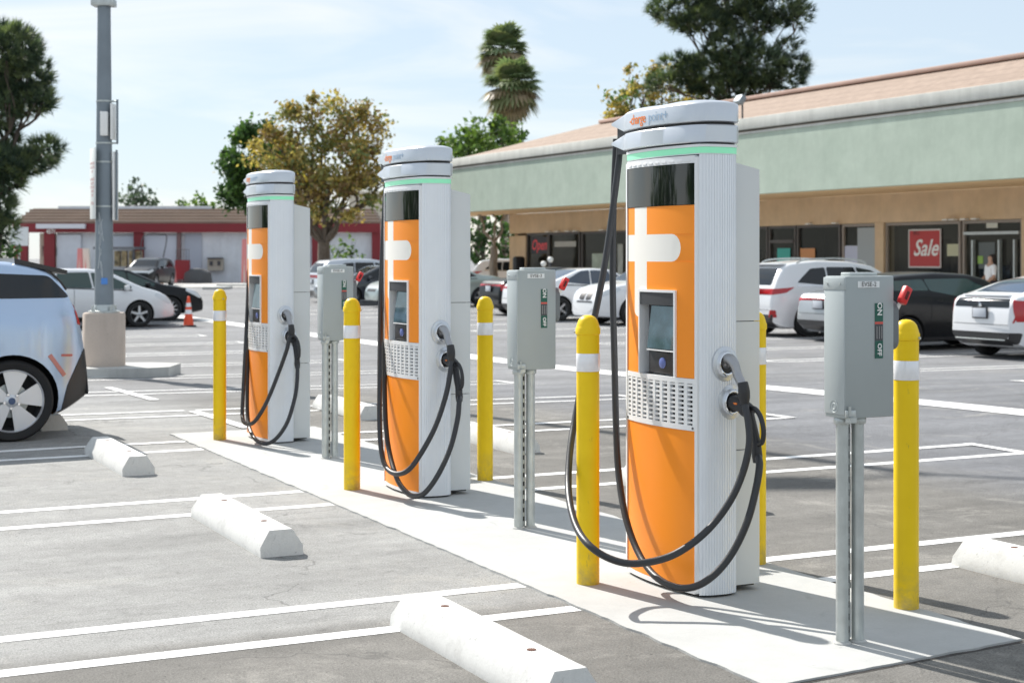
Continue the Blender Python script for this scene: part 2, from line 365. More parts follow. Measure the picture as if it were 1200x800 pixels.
for i in range(12):
    ua = 15.9 + 2.95 * i
    for u in (ua, ua - 0.42): strip(mk, u, 15.4, u, 22.5, 0.10)
    strip(mk, ua + 0.05, 15.4, ua - 0.47, 15.4, 0.10, 0.009)
for u in range(34, 64, 3):
    strip(mk, u, -14.0, u, -9.0, 0.10)
strip(mk, 34, -2.3, 60, -2.3, 0.3, 0.009)
tag(mk.build('parking_lines', M_PAINT, rz=AX, smooth=0, norm=False), kind='structure')

pad = MB()
pts = [(3.30, 4.62), (4.63, 4.74), (4.63, 13.5), (3.30, 13.5)]
dense = []
for (a, b), (c, d) in zip(pts, pts[1:] + pts[:1]):
    n = 160 if abs(b - d) > 2 else 26
    for i in range(n):
        t = i / n; x, y = a + (c - a) * t, b + (d - b) * t
        k = 0.016 * noise.noise(Vector((x * 7, y * 7, 3))) + 0.008 * noise.noise(Vector((x * 23, y * 23, 8)))
        dense.append((x + k, y + k * 0.7))
pad.prism(dense, -0.03, 0.010)
tag(pad.build('charger_pad', M_PAD, rz=AX, smooth=0), kind='structure')
# dark joint where the asphalt was cut round the pad
jm = MB()
for (a, b), (c, d) in (((4.63, 4.74), (4.63, 13.5)), ((3.30, 4.62), (4.63, 4.74))):
    strip(jm, b, a, d, c, 0.035, 0.004)
tag(jm.build('pad_joint', mat('joint_dirt', (0.07, 0.062, 0.055), 0.95, var=0.4, scale=12), rz=AX, smooth=0, norm=False), kind='structure')

# sidewalk in front of the shops
V_FASC, V_WALL = 26.8, 30.3
sw = MB(); sw.box((27.6, 36, -0.13), (5.4, 56, 0.22), bevel=0.02)
tag(sw.build('sidewalk', M_KERB, rz=AX), kind='structure')

# ------------------------------------------------------------------ wheel stops
def wheel_stop(u_near, v, label, L=1.42, tilt=0.0, side='left'):
    mb = MB(); prof = [(-0.115, 0), (-0.115, 0.05), (-0.062, 0.135), (0.062, 0.135), (0.115, 0.05), (0.115, 0)]
    mb2 = bmesh.new(); n = 18; rings = []
    for i in range(n + 1):
        y = L * i / n; sl = {0: 1, n: -1}.get(i, 0) * 0.30; rings.append([mb2.verts.new((p[0] + 0.0015 * noise.noise(Vector((p[0] * 9, y * 4, u_near))), y + sl * p[1] * (1.0 if i else 0.55), p[1] + (0.0018 * noise.noise(Vector((y * 5, p[0] * 9, 1))) if p[1] > 0 else 0))) for p in prof])
    for a, b in zip(rings, rings[1:]):
        for i in range(6): mb2.faces.new([a[i], a[(i + 1) % 6], b[(i + 1) % 6], b[i]])
    mb2.faces.new(rings[0][::-1]); mb2.faces.new(rings[-1])
    sharp = [e for e in mb2.edges if e.calc_length() > 0 and e.is_manifold and e.calc_face_angle(0) > 0.4]
    bmesh.ops.bevel(mb2, geom=sharp, offset=0.009, segments=2, affect='EDGES'); mb.merge(mb2)
    root = empty('wheel_stop', label, 'wheel stop', W(u_near, v), AX + tilt, 'concrete wheel stops of the stalls beside the chargers')
    mb.build('block', M_STOP, root, smooth=50)
    for y in (0.32, L - 0.32):
        h = MB(); h.lathe([(0.018, 0.128), (0.018, 0.137), (0.0, 0.139)], 12, Matrix.Translation((0, y, 0))); h.build('anchor_pin', mat('rust', (0.12, 0.05, 0.03), 0.9), root)
    return root
wheel_stop(4.70, 2.545, 'largest white concrete wheel stop, cut by the bottom edge of the photo')
wheel_stop(7.78, 2.49, 'white concrete wheel stop across the second pair of white lines, left of the middle charger')
wheel_stop(11.09, 2.49, 'short looking concrete wheel stop just in front of the shadow of the silver blue hatchback', 1.40)
wheel_stop(14.3, 2.46, 'shaded wheel stop behind the rear tyre of the silver blue hatchback')
wheel_stop(4.64, 5.56, 'white wheel stop at the right edge, behind the frontmost bollard')
wheel_stop(7.83, 5.46, 'wheel stop mostly hidden behind the nearest charger, only its rounded end showing')
wheel_stop(10.98, 5.53, 'white wheel stop showing behind the poles of the middle disconnect box')
wheel_stop(13.96, 5.36, 'white wheel stop showing between the far bollard pair and the middle charger')

# ------------------------------------------------------------------ bollards
def make_bollard():
    root = empty('bollard', 'x', 'bollard')
    r = 0.0545
    b = MB(); b.lathe([(r, 0), (r, 1.2)], 40); b.build('post_sleeve', M_YEL, root)
    c = MB(); c.lathe([(r + 0.001, 1.178), (r + 0.0045, 1.182), (r + 0.0045, 1.208), (r + 0.001, 1.213), (r * 0.97, 1.224), (r * 0.84, 1.246), (r * 0.62, 1.261), (r * 0.33, 1.269), (0, 1.271)], 40); c.build('cap', M_YEL, root)
    t = MB(); t.lathe([(r + 0.0015, 1.005), (r + 0.002, 1.006), (r + 0.002, 1.089), (r + 0.0015, 1.09)], 40, caps=False); t.build('reflective_band', M_REFL, root, smooth=35)
    s = MB(); s.tube([(r - 0.01, 0, 1.19), (r + 0.013, 0, 1.19)], 0.006, 8); s.build('screw', M_GALV, root)
    return root
def copy_tree(o, parent=None):
    c = o.copy(); COL.objects.link(c)
    if parent: c.parent = parent
    for ch in list(o.children): copy_tree(ch, c)
    return c
bol = None
for i, (px, py, lab) in enumerate([(257.5, 517, 'farthest yellow bollard, left of the far charger'), (412.5, 576, 'yellow bollard with white band in front of the far disconnect box'),
        (568.5, 565, 'yellow bollard standing between the middle charger and the middle disconnect box'), (689, 688, 'yellow bollard that the nearest charger cable loops around'),
        (885, 664, 'yellow bollard mostly hidden behind the right edge of the nearest charger'), (1062, 717, 'frontmost yellow bollard, right of the nearest disconnect box')]):
    d = EYE * F / (py - 300) + 0.05
    if bol is None: bol = make_bollard(); o = bol
    else: o = copy_tree(bol)
    o.location = at(px, d); o.location.z += 0.010; o.rotation_euler = (0, 0, -0.9 + 1.3 * i)
    tag(o, lab, 'bollard', 'yellow bollards guarding the chargers')

# ------------------------------------------------------------------ chargers
CHX, VC = 0.0, 4.02
FA = 0.320                                      # half length of the front face
def fx(y): return -0.150 - 0.038 * (1 - min(1, (y / FA) ** 2))   # convex front (local x of the face at local y)
def body_outline(o=0.0, front=0.0):
    P = []
    for i in range(17):
        y = FA - 2 * FA * i / 16; P.append((fx(y) - o + front, y))
    e = [(-0.125, -0.336), (-0.085, -0.346), (-0.04, -0.350), (0.0, -0.347), (0.035, -0.335), (0.055, -0.313), (0.062, -0.28)]
    cx, cy = 0.0, 0.0
    def out(p):
        v = Vector((p[0] - (-0.05), p[1])); n = v.normalized(); return (p[0] + n.x * o, p[1] + (o if p[1] > 0 else -o))
    P += [out(p) for p in e]; P += [out((x, -y)) for x, y in e[::-1]]
    return P
def strip_panel(mb, y0, y1, z0, z1, off, th=0.012, n=12, fn=None):
    fn = fn or fx
    A = []
    for i in range(n + 1):
        y = y0 + (y1 - y0) * i / n
        A.append([mb.bm.verts.new((fn(y) - off, y, z0)), mb.bm.verts.new((fn(y) - off, y, z1)), mb.bm.verts.new((fn(y) - off + th, y, z1)), mb.bm.verts.new((fn(y) - off + th, y, z0))])
    for a, b in zip(A, A[1:]):
        for k in range(4): mb.face([a[k], a[(k + 1) % 4], b[(k + 1) % 4], b[k]])
    mb.face(A[0]); mb.face(A[-1][::-1])
def panel_text(txt, size, y_mid, z, off, material, root, name, shear=0, bold=0.0, rotate=0.0, align='CENTER', sp=1.0):
    bm = text_bm(txt, size, shear, bold, align=align, sp=sp); mb = MB()
    for v in bm.verts:
        y = y_mid - v.co.x; zz = z + v.co.y; v.co = Vector((capx(y) - off, y, zz))
    mb.merge(bm); return mb.build(name, material, root, smooth=0)

_c = [(-0.140, 0.375), (-0.172, 0.30), (-0.196, 0.19), (-0.207, 0.06), (-0.206, -0.07), (-0.193, -0.18), (-0.168, -0.270), (-0.128, -0.332), (-0.08, -0.358), (-0.02, -0.364), (0.035, -0.348), (0.066, -0.315), (0.074, -0.27)]
CAPF = [(p.x, p.y) for p in spline([(x, y, 0) for x, y in _c], 5)]
CAPO = CAPF + [(0.074, 0.27), (0.066, 0.315), (0.03, 0.35), (-0.03, 0.365), (-0.075, 0.39), (-0.105, 0.47), (-0.125, 0.515), (-0.135, 0.505), (-0.138, 0.43)]
def capx(y):
    for (a, b), (c, d) in zip(CAPF, CAPF[1:]):
        if b >= y >= d: return a + (c - a) * (b - y) / max(1e-6, b - d)
    return -0.15
def make_charger(idx, u_c, label):
    root = empty('ev_charger', label, 'charging station', W(u_c, VC), AX, 'row of orange and silver charging stations')
    root.location.z += 0.010
    P = root.location.copy(); inv = (Matrix.Translation(P) @ Matrix.Rotation(AX, 4, 'Z')).inverted()
    # aluminium body: its ends are ribbed, its front is set back behind the panels
    b = MB(); out = []
    for i in range(17):
        y = FA - 2 * FA * i / 16; out.append((fx(y) + (0.055 if abs(y) < FA - 0.012 else 0.0), y))
    end = spline([(-0.150, -0.322, 0), (-0.120, -0.337, 0), (-0.08, -0.346, 0), (-0.04, -0.350, 0), (0.0, -0.347, 0), (0.035, -0.335, 0), (0.055, -0.313, 0), (0.062, -0.28, 0)], 16)[1:]
    ribbed = []; acc = 0.0; nxt = 0.012
    for p, q_ in zip(end, end[1:]):
        acc += (q_ - p).length
        nrm = Vector((q_.x + 0.05, q_.y, 0)).normalized(); tn = (q_ - p).normalized()
        if acc >= nxt and acc < 0.27:
            nxt += 0.0135
            for dt, g in ((-0.0022, 0.0), (-0.0012, -0.0026), (0.0012, -0.0026), (0.0022, 0.0)): ribbed.append((q_.x + tn.x * dt + nrm.x * g, q_.y + tn.y * dt + nrm.y * g))
        elif acc >= 0.27: ribbed.append((q_.x, q_.y))
    out += ribbed + [(x, -y) for x, y in ribbed[::-1]]
    b.prism(out, 0.012, 2.012); b.build('body', M_ALU, root, smooth=25)
    # plinth
    pl = MB(); pl.prism([(x * 0.97, y * 0.97) for x, y in body_outline(-0.01)], -0.008, 0.013); pl.build('plinth', M_BLACK, root)
    # edge trims each side of the face
    for s in (1, -1):
        t = MB(); strip_panel(t, s * (FA - 0.018), s * (FA - 0.001), 0.022, 2.0, 0.010, 0.05, 3); t.build('edge_trim', M_TRIM, root, smooth=30)
    ya, yb = FA - 0.019, -(FA - 0.019)
    tb = MB(); strip_panel(tb, ya, yb, 0.014, 0.034, 0.008, 0.06); tb.build('bottom_trim', M_TRIM, root, smooth=30)
    # recess for the terminal: y from r0 (far) to r1 (near)
    r0, r1, rz0, rz1 = 0.144, -0.177, 0.993, 1.392
    lo = MB(); strip_panel(lo, ya, yb, 0.036, 0.752, 0.004, 0.056); lo.build('lower_panel', M_ORANGE, root, smooth=30)
    gx = [ya, 0.208, 0.073, -0.104]                 # glyph: stem from gx1 to gx2, arm end centre
    def seg(mb, y0, y1, z0, z1, n=None): strip_panel(mb, y0, y1, z0, z1, 0.004, 0.056, n or max(2, int(abs(y1 - y0) / 0.03)))
    up = MB(); zt = 1.783; za0, za1 = 1.524, 1.652; zb = 1.29
    seg(up, ya, gx[1], za1, zt); seg(up, gx[2], yb, za1, zt)                     # above the arm
    # arm rounded end and its surround
    rr = (za1 - za0) / 2; zc = (za0 + za1) / 2; ye = -0.141
    N = 10; arcp = [(ye - rr * math.cos(a), zc + rr * math.sin(a)) for a in [(-PI / 2) + PI * i / N for i in range(N + 1)]]
    def quad(mb, pts, off=0.004):
        mb.poly([(fx(y) - off, y, z) for y, z in pts])
    for (y0, z0), (y1, z1) in zip(arcp, arcp[1:]): quad(up, [(y0, z0), (y1, z1), (yb, z1), (yb, z0)])
    seg(up, ya, gx[1], rz1 + 0.0, za0); seg(up, gx[2], yb, rz1, za0)
    # beside the recess
    seg(up, ya, gx[1], zb + 0.0, rz1); seg(up, ya, r0 + 0.0, rz0 - 0.001, zb - 0.03, 4); seg(up, r1, yb, rz0 - 0.001, rz1, 5)
    arc2 = [(gx[1] - 0.045 + 0.045 * math.sin(a), zb + 0.0 - 0.03 * 1 + 0.0 + 0.03 * (1 - math.cos(a))) for a in [PI / 2 * i / 5 for i in range(6)]]
    for (y0, z0), (y1, z1) in zip(arc2, arc2[1:]): quad(up, [(y0, z0), (y1, z1), (ya, z1), (ya, z0)])
    up.build('upper_panel', M_ORANGE, root, smooth=30)
    gl = MB(); seg(gl, gx[1], gx[2], za1, zt); seg(gl, gx[1], gx[2], rz1, za0); seg(gl, ya, ye, za0, za1)
    for (y0, z0), (y1, z1) in zip(arcp, arcp[1:]): quad(gl, [(ye, zc), (y0, z0), (y1, z1)])
    seg(gl, gx[1], r0, zb, rz1, 2)
    for (y0, z0), (y1, z1) in zip(arc2, arc2[1:]): quad(gl, [(y0, z0), (y1, z1), (r0, z1), (r0, z0)])
    gl.build('plus_emblem', M_GLYPH, root, smooth=30)
    # display
    ds = MB(); strip_panel(ds, ya + 0.004, yb - 0.012, 1.785, 1.972, 0.007, 0.06); dso = ds.build('display', M_BLACKGLASS, root, smooth=30)
    bz = MB(); strip_panel(bz, ya + 0.004, yb, 1.9735, 2.008, 0.010, 0.06)
    for k in range(10):
        y = ya - 0.03 - k * (ya - yb - 0.06) / 9.5; strip_panel(bz, y, y - 0.035, 1.982, 1.989, 0.013, 0.004, 2)
    bz.build('sunshade', M_TRIM, root, smooth=30)
    # grille: frame, upright bars, louvres, dark back
    gb = MB(); strip_panel(gb, ya - 0.003, yb + 0.003, 0.757, 0.988, -0.018, 0.01); gb.build('grille_back', M_BLACK, root, smooth=30)
    gr = MB(); strip_panel(gr, ya, yb, 0.754, 0.778, 0.008, 0.028); strip_panel(gr, ya, yb, 0.968, 0.991, 0.008, 0.028)
    nb = 11
    for k in range(nb):
        y = ya - (ya - yb) * k / (nb - 1); w = 0.0105 if 0 < k < nb - 1 else 0.014
        y0 = min(ya, y + w); y1 = max(yb, y - w); strip_panel(gr, y0, y1, 0.778, 0.968, 0.0075, 0.02, 1)
    for k in range(9):
        z = 0.778 + 0.19 * (k + 0.5) / 9
        strip_panel(gr, ya - 0.004, yb + 0.004, z - 0.0020, z + 0.0072, 0.006, 0.018)
    gro = gr.build('grille', M_TRIM, root, smooth=30)
    for yy in (ya - 0.012, yb + 0.012):
        sc1 = MB(); sc1.lathe([(0.006, 0.0), (0.006, 0.003), (0.0, 0.004)], 10, Matrix.Translation((fx(yy) - 0.008, yy, 0.766)) @ Matrix.Rotation(-PI / 2, 4, 'Y')); sc1.build('screw', M_DARK, gro)
    # payment terminal in its recess
    tm = MB(); xf = fx(0) - 0.004
    strip_panel(tm, r0, r0 - 0.012, rz0, rz1, 0.014, 0.06, 1); strip_panel(tm, r1 + 0.012, r1, rz0, rz1, 0.014, 0.06, 1); strip_panel(tm, r0 - 0.0125, r1 + 0.0125, rz1 - 0.012, rz1, 0.014, 0.06, 6)
    term = tm.build('terminal_frame', M_TRIM, root, smooth=30)
    th = MB(); strip_panel(th, r0 - 0.013, r1 + 0.013, rz1 - 0.072, rz1 - 0.0125, 0.010, 0.05, 5); strip_panel(th, r0 - 0.013, r1 + 0.013, rz0 + 0.001, rz1 - 0.073, -0.040, 0.01, 5); th.build('terminal_hood', mat('hood_black', (0.035, 0.037, 0.042), 0.5), term, smooth=30)
    ts = MB()
    def tq(y0, y1, z0, z1, x0, x1):
        ts.poly([(x0, y0, z0), (x0, y1, z0), (x1, y1, z1), (x1, y0, z1)])
    xs = fx(0) - 0.004
    tq(0.075, r1 + 0.015, 1.115, 1.315, xs + 0.004, xs + 0.030); ts.build('touch_screen', mat('touch_screen', (0.02, 0.035, 0.045), 0.05, emit=(0.25, 0.42, 0.50), es=0.12, var=0.9, scale=14), term, smooth=0)  # sky reflection painted into the screen: blotchy base with a faint blue glow
    tl = MB(); tl.box((xs + 0.006, -0.045, 1.108), (0.010, 0.235, 0.006)); tl.build('screen_ledge', M_TRIM, term)
    tc = MB(); tc.box((xs + 0.022, -0.045, 1.05), (0.02, 0.23, 0.10), bevel=0.004); 
    tc.build('card_reader', M_BLACK, term)
    cr = MB(); cr.lathe([(0.026, 0), (0.024, 0.006), (0.010, 0.010), (0, 0.010)], 20, Matrix.Translation((xs + 0.012, -0.055, 1.05)) @ Matrix.Rotation(-PI / 2, 4, 'Y')); cr.build('contactless_symbol', mat('reader_blue', (0.12, 0.16, 0.4), 0.2), term)
    # light ring and the two cap rings
    st = MB(); st.prism(body_outline(0.003), 2.0175, 2.0448); sq = MB(); sq.prism(body_outline(0.001), 2.0125, 2.0172); sq.build('collar', M_TRIM, root, smooth=40); st.build('light_strip', M_GREEN, root, smooth=40)
    l1 = MB(); l1.prism(body_outline(0.007), 2.0455, 2.058); l1.build('ring_lip', M_TRIM, root, smooth=40)
    gp = MB(); gp.prism([(x * 0.90, y * 0.93) for x, y in CAPO], 2.0563, 2.235); gp.build('cap_core', M_BLACK, root, smooth=40)
    def ring(z0, z1, o, name, dome=False):
        r = MB(); pr = CAPO
        rows = [(z0, -0.006), (z0 + 0.004, 0.0), (z1 - 0.006, 0.0), (z1, -0.006)]
        if dome: rows = [(z0, -0.006), (z0 + 0.004, 0.0), (z1 - 0.012, 0.0), (z1 - 0.004, -0.005), (z1 + 0.002, -0.018), (z1 + 0.012, -0.06), (z1 + 0.016, -0.09)]
        V = []
        c = Vector((-0.06, 0.0))
        for z, ins in rows:
            row = []
            for x, y in pr:
                d = Vector((x, y)) - c; q = c + d * (1 + ins / d.length); t_ = max(0.0, min(1.0, (y - 0.37) / 0.13)); zm = z0 + (z1 - z0) * 0.55; row.append(r.bm.verts.new((q.x, q.y, zm + (z - zm) * (1 - 0.85 * t_))))
            V.append(row)
        n = len(pr)
        for A, B in zip(V, V[1:]):
            for i in range(n): r.face([A[i], A[(i + 1) % n], B[(i + 1) % n], B[i]])
        r.face(V[0][::-1]); r.face(V[-1]); return r.build(name, M_CAP, root, smooth=40)
    ring(2.066, 2.148, 0.012, 'lower_cap_ring'); top = ring(2.160, 2.250, 0.012, 'top_cap', True)
    panel_text('-charge', 0.068, 0.235, 2.203, 0.0016, M_LOGO_O, top, 'logo_lettering', bold=0.0006, align='LEFT', sp=0.9)
    panel_text('point+', 0.068, 0.030, 2.203, 0.0016, M_LOGO_B, top, 'logo_lettering', align='LEFT', sp=0.9)
    # rear cabinet with its sloping top and panel joints
    def cab(z0, z1, slope=0.0):
        c = MB(); x0, x1 = 0.045, 0.212; y0, y1 = -0.283, 0.283
        pts = rects(((x0 + x1) / 2, 0), (x1 - x0, y1 - y0), 0.012, 3)
        lo = [c.bm.verts.new((x, y, z0)) for x, y in pts]; hi = [c.bm.verts.new((x, y, z1 - slope * max(0, x - 0.10) / 0.112)) for x, y in pts]; n = len(pts)
        for i in range(n): c.face([lo[i], lo[(i + 1) % n], hi[(i + 1) % n], hi[i]])
        c.face(lo[::-1]); c.face(hi); return c
    cab(0.03, 0.652).build('cabinet_door', M_CAB, root, smooth=40); cab(0.656, 1.246).build('cabinet_door', M_CAB, root, smooth=40); cab(1.25, 1.985, 0.035).build('cabinet_door', M_CAB, root, smooth=40)
    cc = MB(); cc.box((0.118, 0, 0.99), (0.13, 0.54, 1.94)); cc.build('cabinet_core', M_BLACK, root)
    # holsters and connectors on the near end
    for k, (hx, hz) in enumerate(((-0.03, 1.06), (0.002, 0.885))):
        Mh = Matrix.Translation((hx, -0.3480 if k == 0 else -0.3460, hz)) @ Matrix.Rotation(PI / 2, 4, 'X') @ Matrix.Scale(1.18, 4, (0, 1, 0))
        h = MB(); h.lathe([(0.068, 0), (0.067, 0.005), (0.052, 0.010), (0.049, 0.020), (0.044, 0.026), (0.037, 0.022), (0.035, 0.008), (0, 0.004)], 32, Mh)
        ho = h.build('holster', M_CAP, root, smooth=50)
        h2 = MB(); h2.lathe([(0.0455, 0.0265), (0.0425, 0.0285), (0.0375, 0.0255)], 32, Mh, caps=False); h2.build('chrome_ring', M_CHROME, ho, smooth=60)
        h3 = MB(); h3.lathe([(0.0345, 0.009), (0.0, 0.010)], 24, Mh); h3.build('socket', M_BLACK, ho, smooth=60)
    g = MB(); path = spline([(-0.03, -0.33, 1.052), (-0.03, -0.378, 1.082), (-0.027, -0.418, 1.062), (-0.022, -0.438, 1.015), (-0.02, -0.4790, 0.965)], 5)
    g.tube(path, [0.034 - 0.013 * min(1, i / 12) for i in range(len(path))], 14); g1 = g.build('connector', M_GUN, root, smooth=60)
    g = MB(); g.tube([(-0.03, -0.322, 1.03), (-0.03, -0.365, 1.035)], [0.033, 0.030], 14); g.tube(spline([(-0.021, -0.4760, 0.985), (-0.019, -0.4820, 0.955), (-0.018, -0.4850, 0.915), (-0.017, -0.4870, 0.885)], 4), [0.022, 0.024, 0.0245, 0.025, 0.026, 0.027, 0.027, 0.0265, 0.026, 0.024, 0.022, 0.021, 0.020], 14); g.build('grip', M_BLACK, g1, smooth=60)
    g = MB(); g.tube([(0.002, -0.3580, 0.885), (0.004, -0.4030, 0.882), (0.006, -0.4330, 0.876), (0.008, -0.4680, 0.858), (0.010, -0.4880, 0.84)], [0.036, 0.036, 0.034, 0.036, 0.026], 16)
    g.tube(spline([(0.010, -0.4730, 0.868), (0.012, -0.5250, 0.868), (0.014, -0.5650, 0.835), (0.015, -0.5850, 0.778), (0.014, -0.5780, 0.728), (0.012, -0.5480, 0.712)], 4), 0.0115, 10)
    g.tube([(0.009, -0.4730, 0.85), (0.010, -0.5010, 0.80), (0.012, -0.5330, 0.715), (0.012, -0.5410, 0.66), (0.012, -0.5430, 0.63)], [0.026, 0.022, 0.022, 0.024, 0.020], 12)
    g2 = g.build('connector', M_BLACK, root, smooth=60)
    g = MB(); g.box((-0.028, -0.4180, 0.885), (0.003, 0.045, 0.008)); g.build('side_lettering', M_LOGO_O, g2)
    # cables
    for pts, tail in zip(CABLES[idx], ([(-0.018, -0.489, 0.93), (-0.017, -0.488, 0.89)][::-1], [(0.012, -0.546, 0.665), (0.012, -0.542, 0.70)])):
        q = [inv @ on_v(*p) for p in pts] 
        if tail: q += [Vector(t) for t in tail[::-1][::-1]]
        c = MB(); c.tube(spline(q, 8), 0.0165, 12); c.build('cable', M_RUB, root, smooth=60)
    return root
CABLES = [
 [[(726, 166, 3.92), (725, 190, 3.915), (716, 260, 3.87), (706, 325, 3.80), (690, 405, 3.71), (676, 480, 3.62), (669, 520, 3.54), (666, 560, 3.46), (668, 590, 3.39), (676, 618, 3.34), (690, 638, 3.32), (712, 653, 3.37), (740, 660, 3.45), (775, 655, 3.57), (803, 642, 3.67), (832, 618, 3.79), (856, 586, 3.87), (871, 552, 3.93), (878, 520, 3.96), (877, 495, 3.98)],
  [(722, 163, 3.93), (719, 240, 3.92), (718, 330, 3.90), (720, 420, 3.87), (722, 500, 3.83), (725, 555, 3.80), (733, 605, 3.76), (747, 645, 3.74), (766, 673, 3.72), (790, 687, 3.72), (814, 687, 3.75), (837, 673, 3.80), (859, 646, 3.87), (876, 610, 3.93), (886, 572, 3.98), (890, 545, 4.01)]],
 [[(454, 204, 3.93), (451, 235, 3.92), (447, 320, 3.87), (445.5, 380, 3.82), (445, 445, 3.74), (445, 503, 3.70), (448, 534, 3.68), (454, 549, 3.66), (465, 555, 3.66), (479, 550, 3.70), (494, 530, 3.77), (510, 500, 3.86), (522, 465, 3.94), (527, 440, 3.975)],
  [(455, 204, 3.93), (453, 235, 3.925), (451, 320, 3.91), (450, 380, 3.88), (450.5, 445, 3.83), (452, 494, 3.785), (456, 528, 3.77), (465, 560, 3.74), (475, 575, 3.73), (485, 581, 3.73), (498, 577, 3.76), (514, 555, 3.83), (528, 524, 3.92), (536, 492, 3.98), (538, 472, 4.005)]],
 [[(295, 235, 3.93), (293, 262, 3.92), (291, 330, 3.86), (288.5, 390, 3.78), (285, 460, 3.72), (284, 486, 3.70), (287.5, 496, 3.68), (298, 494, 3.70), (312, 472, 3.79), (326, 438, 3.89), (336, 410, 3.95), (339, 396, 3.975)],
  [(296, 235, 3.93), (294, 262, 3.925), (292, 330, 3.90), (290, 445, 3.81), (290.5, 490, 3.77), (296, 510, 3.74), (307, 519, 3.74), (321, 516, 3.79), (336, 496, 3.88), (345, 468, 3.96), (348, 448, 3.995)]],
]
make_charger(0, 6.270, 'nearest and tallest looking orange charging station, its cable looped round a bollard')
make_charger(1, 9.505, 'middle orange charging station, between the other two in the row')
make_charger(2, 12.735, 'farthest and smallest looking orange charging station, in front of the sycamore')

# ------------------------------------------------------------------ disconnect boxes
def make_box(px1, py1, label, code):
    d = EYE * F / (py1 - 300) + 0.01; p = at(px1, d); u, v = UV(p.x, p.y)
    root = empty('disconnect_box', label, 'electrical box', W(u, v), AX, 'grey electrical disconnect boxes on twin poles')
    root.location.z += 0.010
    z0, z1 = 0.905, 1.47; x0, x1 = -0.036, 0.207; y0, y1 = -0.066, 0.066
    b = MB(); b.box(((x0 + x1) / 2, 0, (z0 + z1) / 2), (x1 - x0, y1 - y0, z1 - z0), bevel=0.005); enc = b.build('enclosure', M_BOXG, root, smooth=40)
    c = MB(); c.box((x0 - 0.002, 0, z1 - 0.03), (0.010, y1 - y0 + 0.003, 0.05), bevel=0.003); c.box((x0 - 0.001, 0, 1.17), (0.008, y1 - y0 - 0.004, 0.50), bevel=0.002); co = c.build('cover', mat('enclosure_light', (0.42, 0.46, 0.465), 0.42, metal=0.1), root)
    s = MB()
    for yy in (-0.04, 0.04): s.tube([(x0 - 0.006, yy, z1 - 0.03), (x0 - 0.010, yy, z1 - 0.03)], 0.005, 8)
    s.build('screws', M_GALV, co)
    k = MB(); k.lathe([(0.026, 0), (0.026, 0.0015), (0.023, 0.0015), (0.022, 0.0005), (0.014, 0.0005), (0.013, 0.002), (0.010, 0.002), (0.009, 0.001), (0, 0.001)], 20, Matrix.Translation((x0 - 0.005, 0.0, z0 + 0.045)) @ Matrix.Rotation(-PI / 2, 4, 'Y')); k.build('knockout', M_BOXG, enc)
    t = MB(); t.box((0.10, 0.02, z1 + 0.006), (0.14, 0.06, 0.016), bevel=0.004); t.build('top_plate', M_GALV, root)
    hp = MB(); hp.box((x0 + 0.02, y0 - 0.006, z0 + 0.02), (0.05, 0.010, 0.03), bevel=0.003); hp.tube([(x0 + 0.012, y0 - 0.012, z0 + 0.05), (x0 + 0.012, y0 - 0.012, z0 + 0.012)], 0.006, 8); hp.box((x0 + 0.02, y0 - 0.01, z0 - 0.004), (0.032, 0.03, 0.02)); hp.build('latch', M_GALV, root)
    # lever on the right side
    br = MB(); br.prism(rects((0.0, 0.0), (0.085, 0.20), 0.04, 6), 0, 0.028, Matrix.Translation((x1, -0.02, 1.27)) @ Matrix.Rotation(PI / 2, 4, 'Y') @ Matrix.Rotation(PI / 2, 4, 'Z') @ Matrix.Identity(4)); br.build('lever_bracket', mat('lever_grey', (0.16, 0.175, 0.185), 0.5), root)
    lv = MB(); lv.tube([(x1 + 0.024, -0.04, 1.315), (x1 + 0.034, -0.062, 1.36)], 0.009, 8); lo = lv.build('lever_arm', M_WHITE, root)
    lg = MB(); Mg = Matrix.Translation((x1 + 0.045, -0.078, 1.392)) @ Matrix.Rotation(R(28), 4, 'Y')
    lg.box(None, (0.036, 0.03, 0.075), M=Mg, bevel=0.007); lg.build('lever_grip', M_RED, lo)
    li = MB(); li.box(None, (0.014, 0.034, 0.036), M=Mg, bevel=0.002); li.build('grip_opening', mat('grip_dark', (0.10, 0.004, 0.004), 0.6), lo)
    # labels on the near face
    yf = y0 - 0.0015
    def lab(cx, cz, w, h, m, name, par=root, dy=0.0):
        q = MB(); q.box((cx, yf - dy, cz), (w, 0.002, h)); return q.build(name, m, par)
    pl = lab(0.078, 1.437, 0.108, 0.026, M_LABW, 'name_plate')
    def txt(s, size, cx, cz, m, name, rot, par, bold=0.0):
        bm = text_bm(s, size, bold=bold); q = MB(); 
        for vv in bm.verts:
            x, y = vv.co.x, vv.co.y
            if rot: x, y = y, -x
            vv.co = Vector((cx + x, yf - 0.0035, cz + y))
        q.merge(bm); return q.build(name, m, par, smooth=0)
    txt(code, 0.026, 0.078, 1.437, M_INK, 'plate_lettering', False, pl)
    cx = 0.130; top = lab(cx, 1.3245, 0.040, 0.074, M_LABG, 'switch_label'); txt('ON', 0.033, cx, 1.338, M_WHITE, 'label_lettering', True, top, 0.0008)
    lab(cx, 1.2825, 0.040, 0.009, M_LABR, 'label_stripe', top); lab(cx, 1.2445, 0.040, 0.066, M_DARK, 'label_panel', top); lab(cx, 1.176, 0.040, 0.070, M_LABG, 'label_panel', top); txt('OFF', 0.029, cx, 1.176, M_WHITE, 'label_lettering', True, top, 0.0008)
    for i in range(3): lab(cx + 0.012 - 0.012 * i, 1.2445, 0.0035, 0.05, mat('label_small_print', (0.3, 0.3, 0.3), 0.5), 'small_print', top, 0.002)
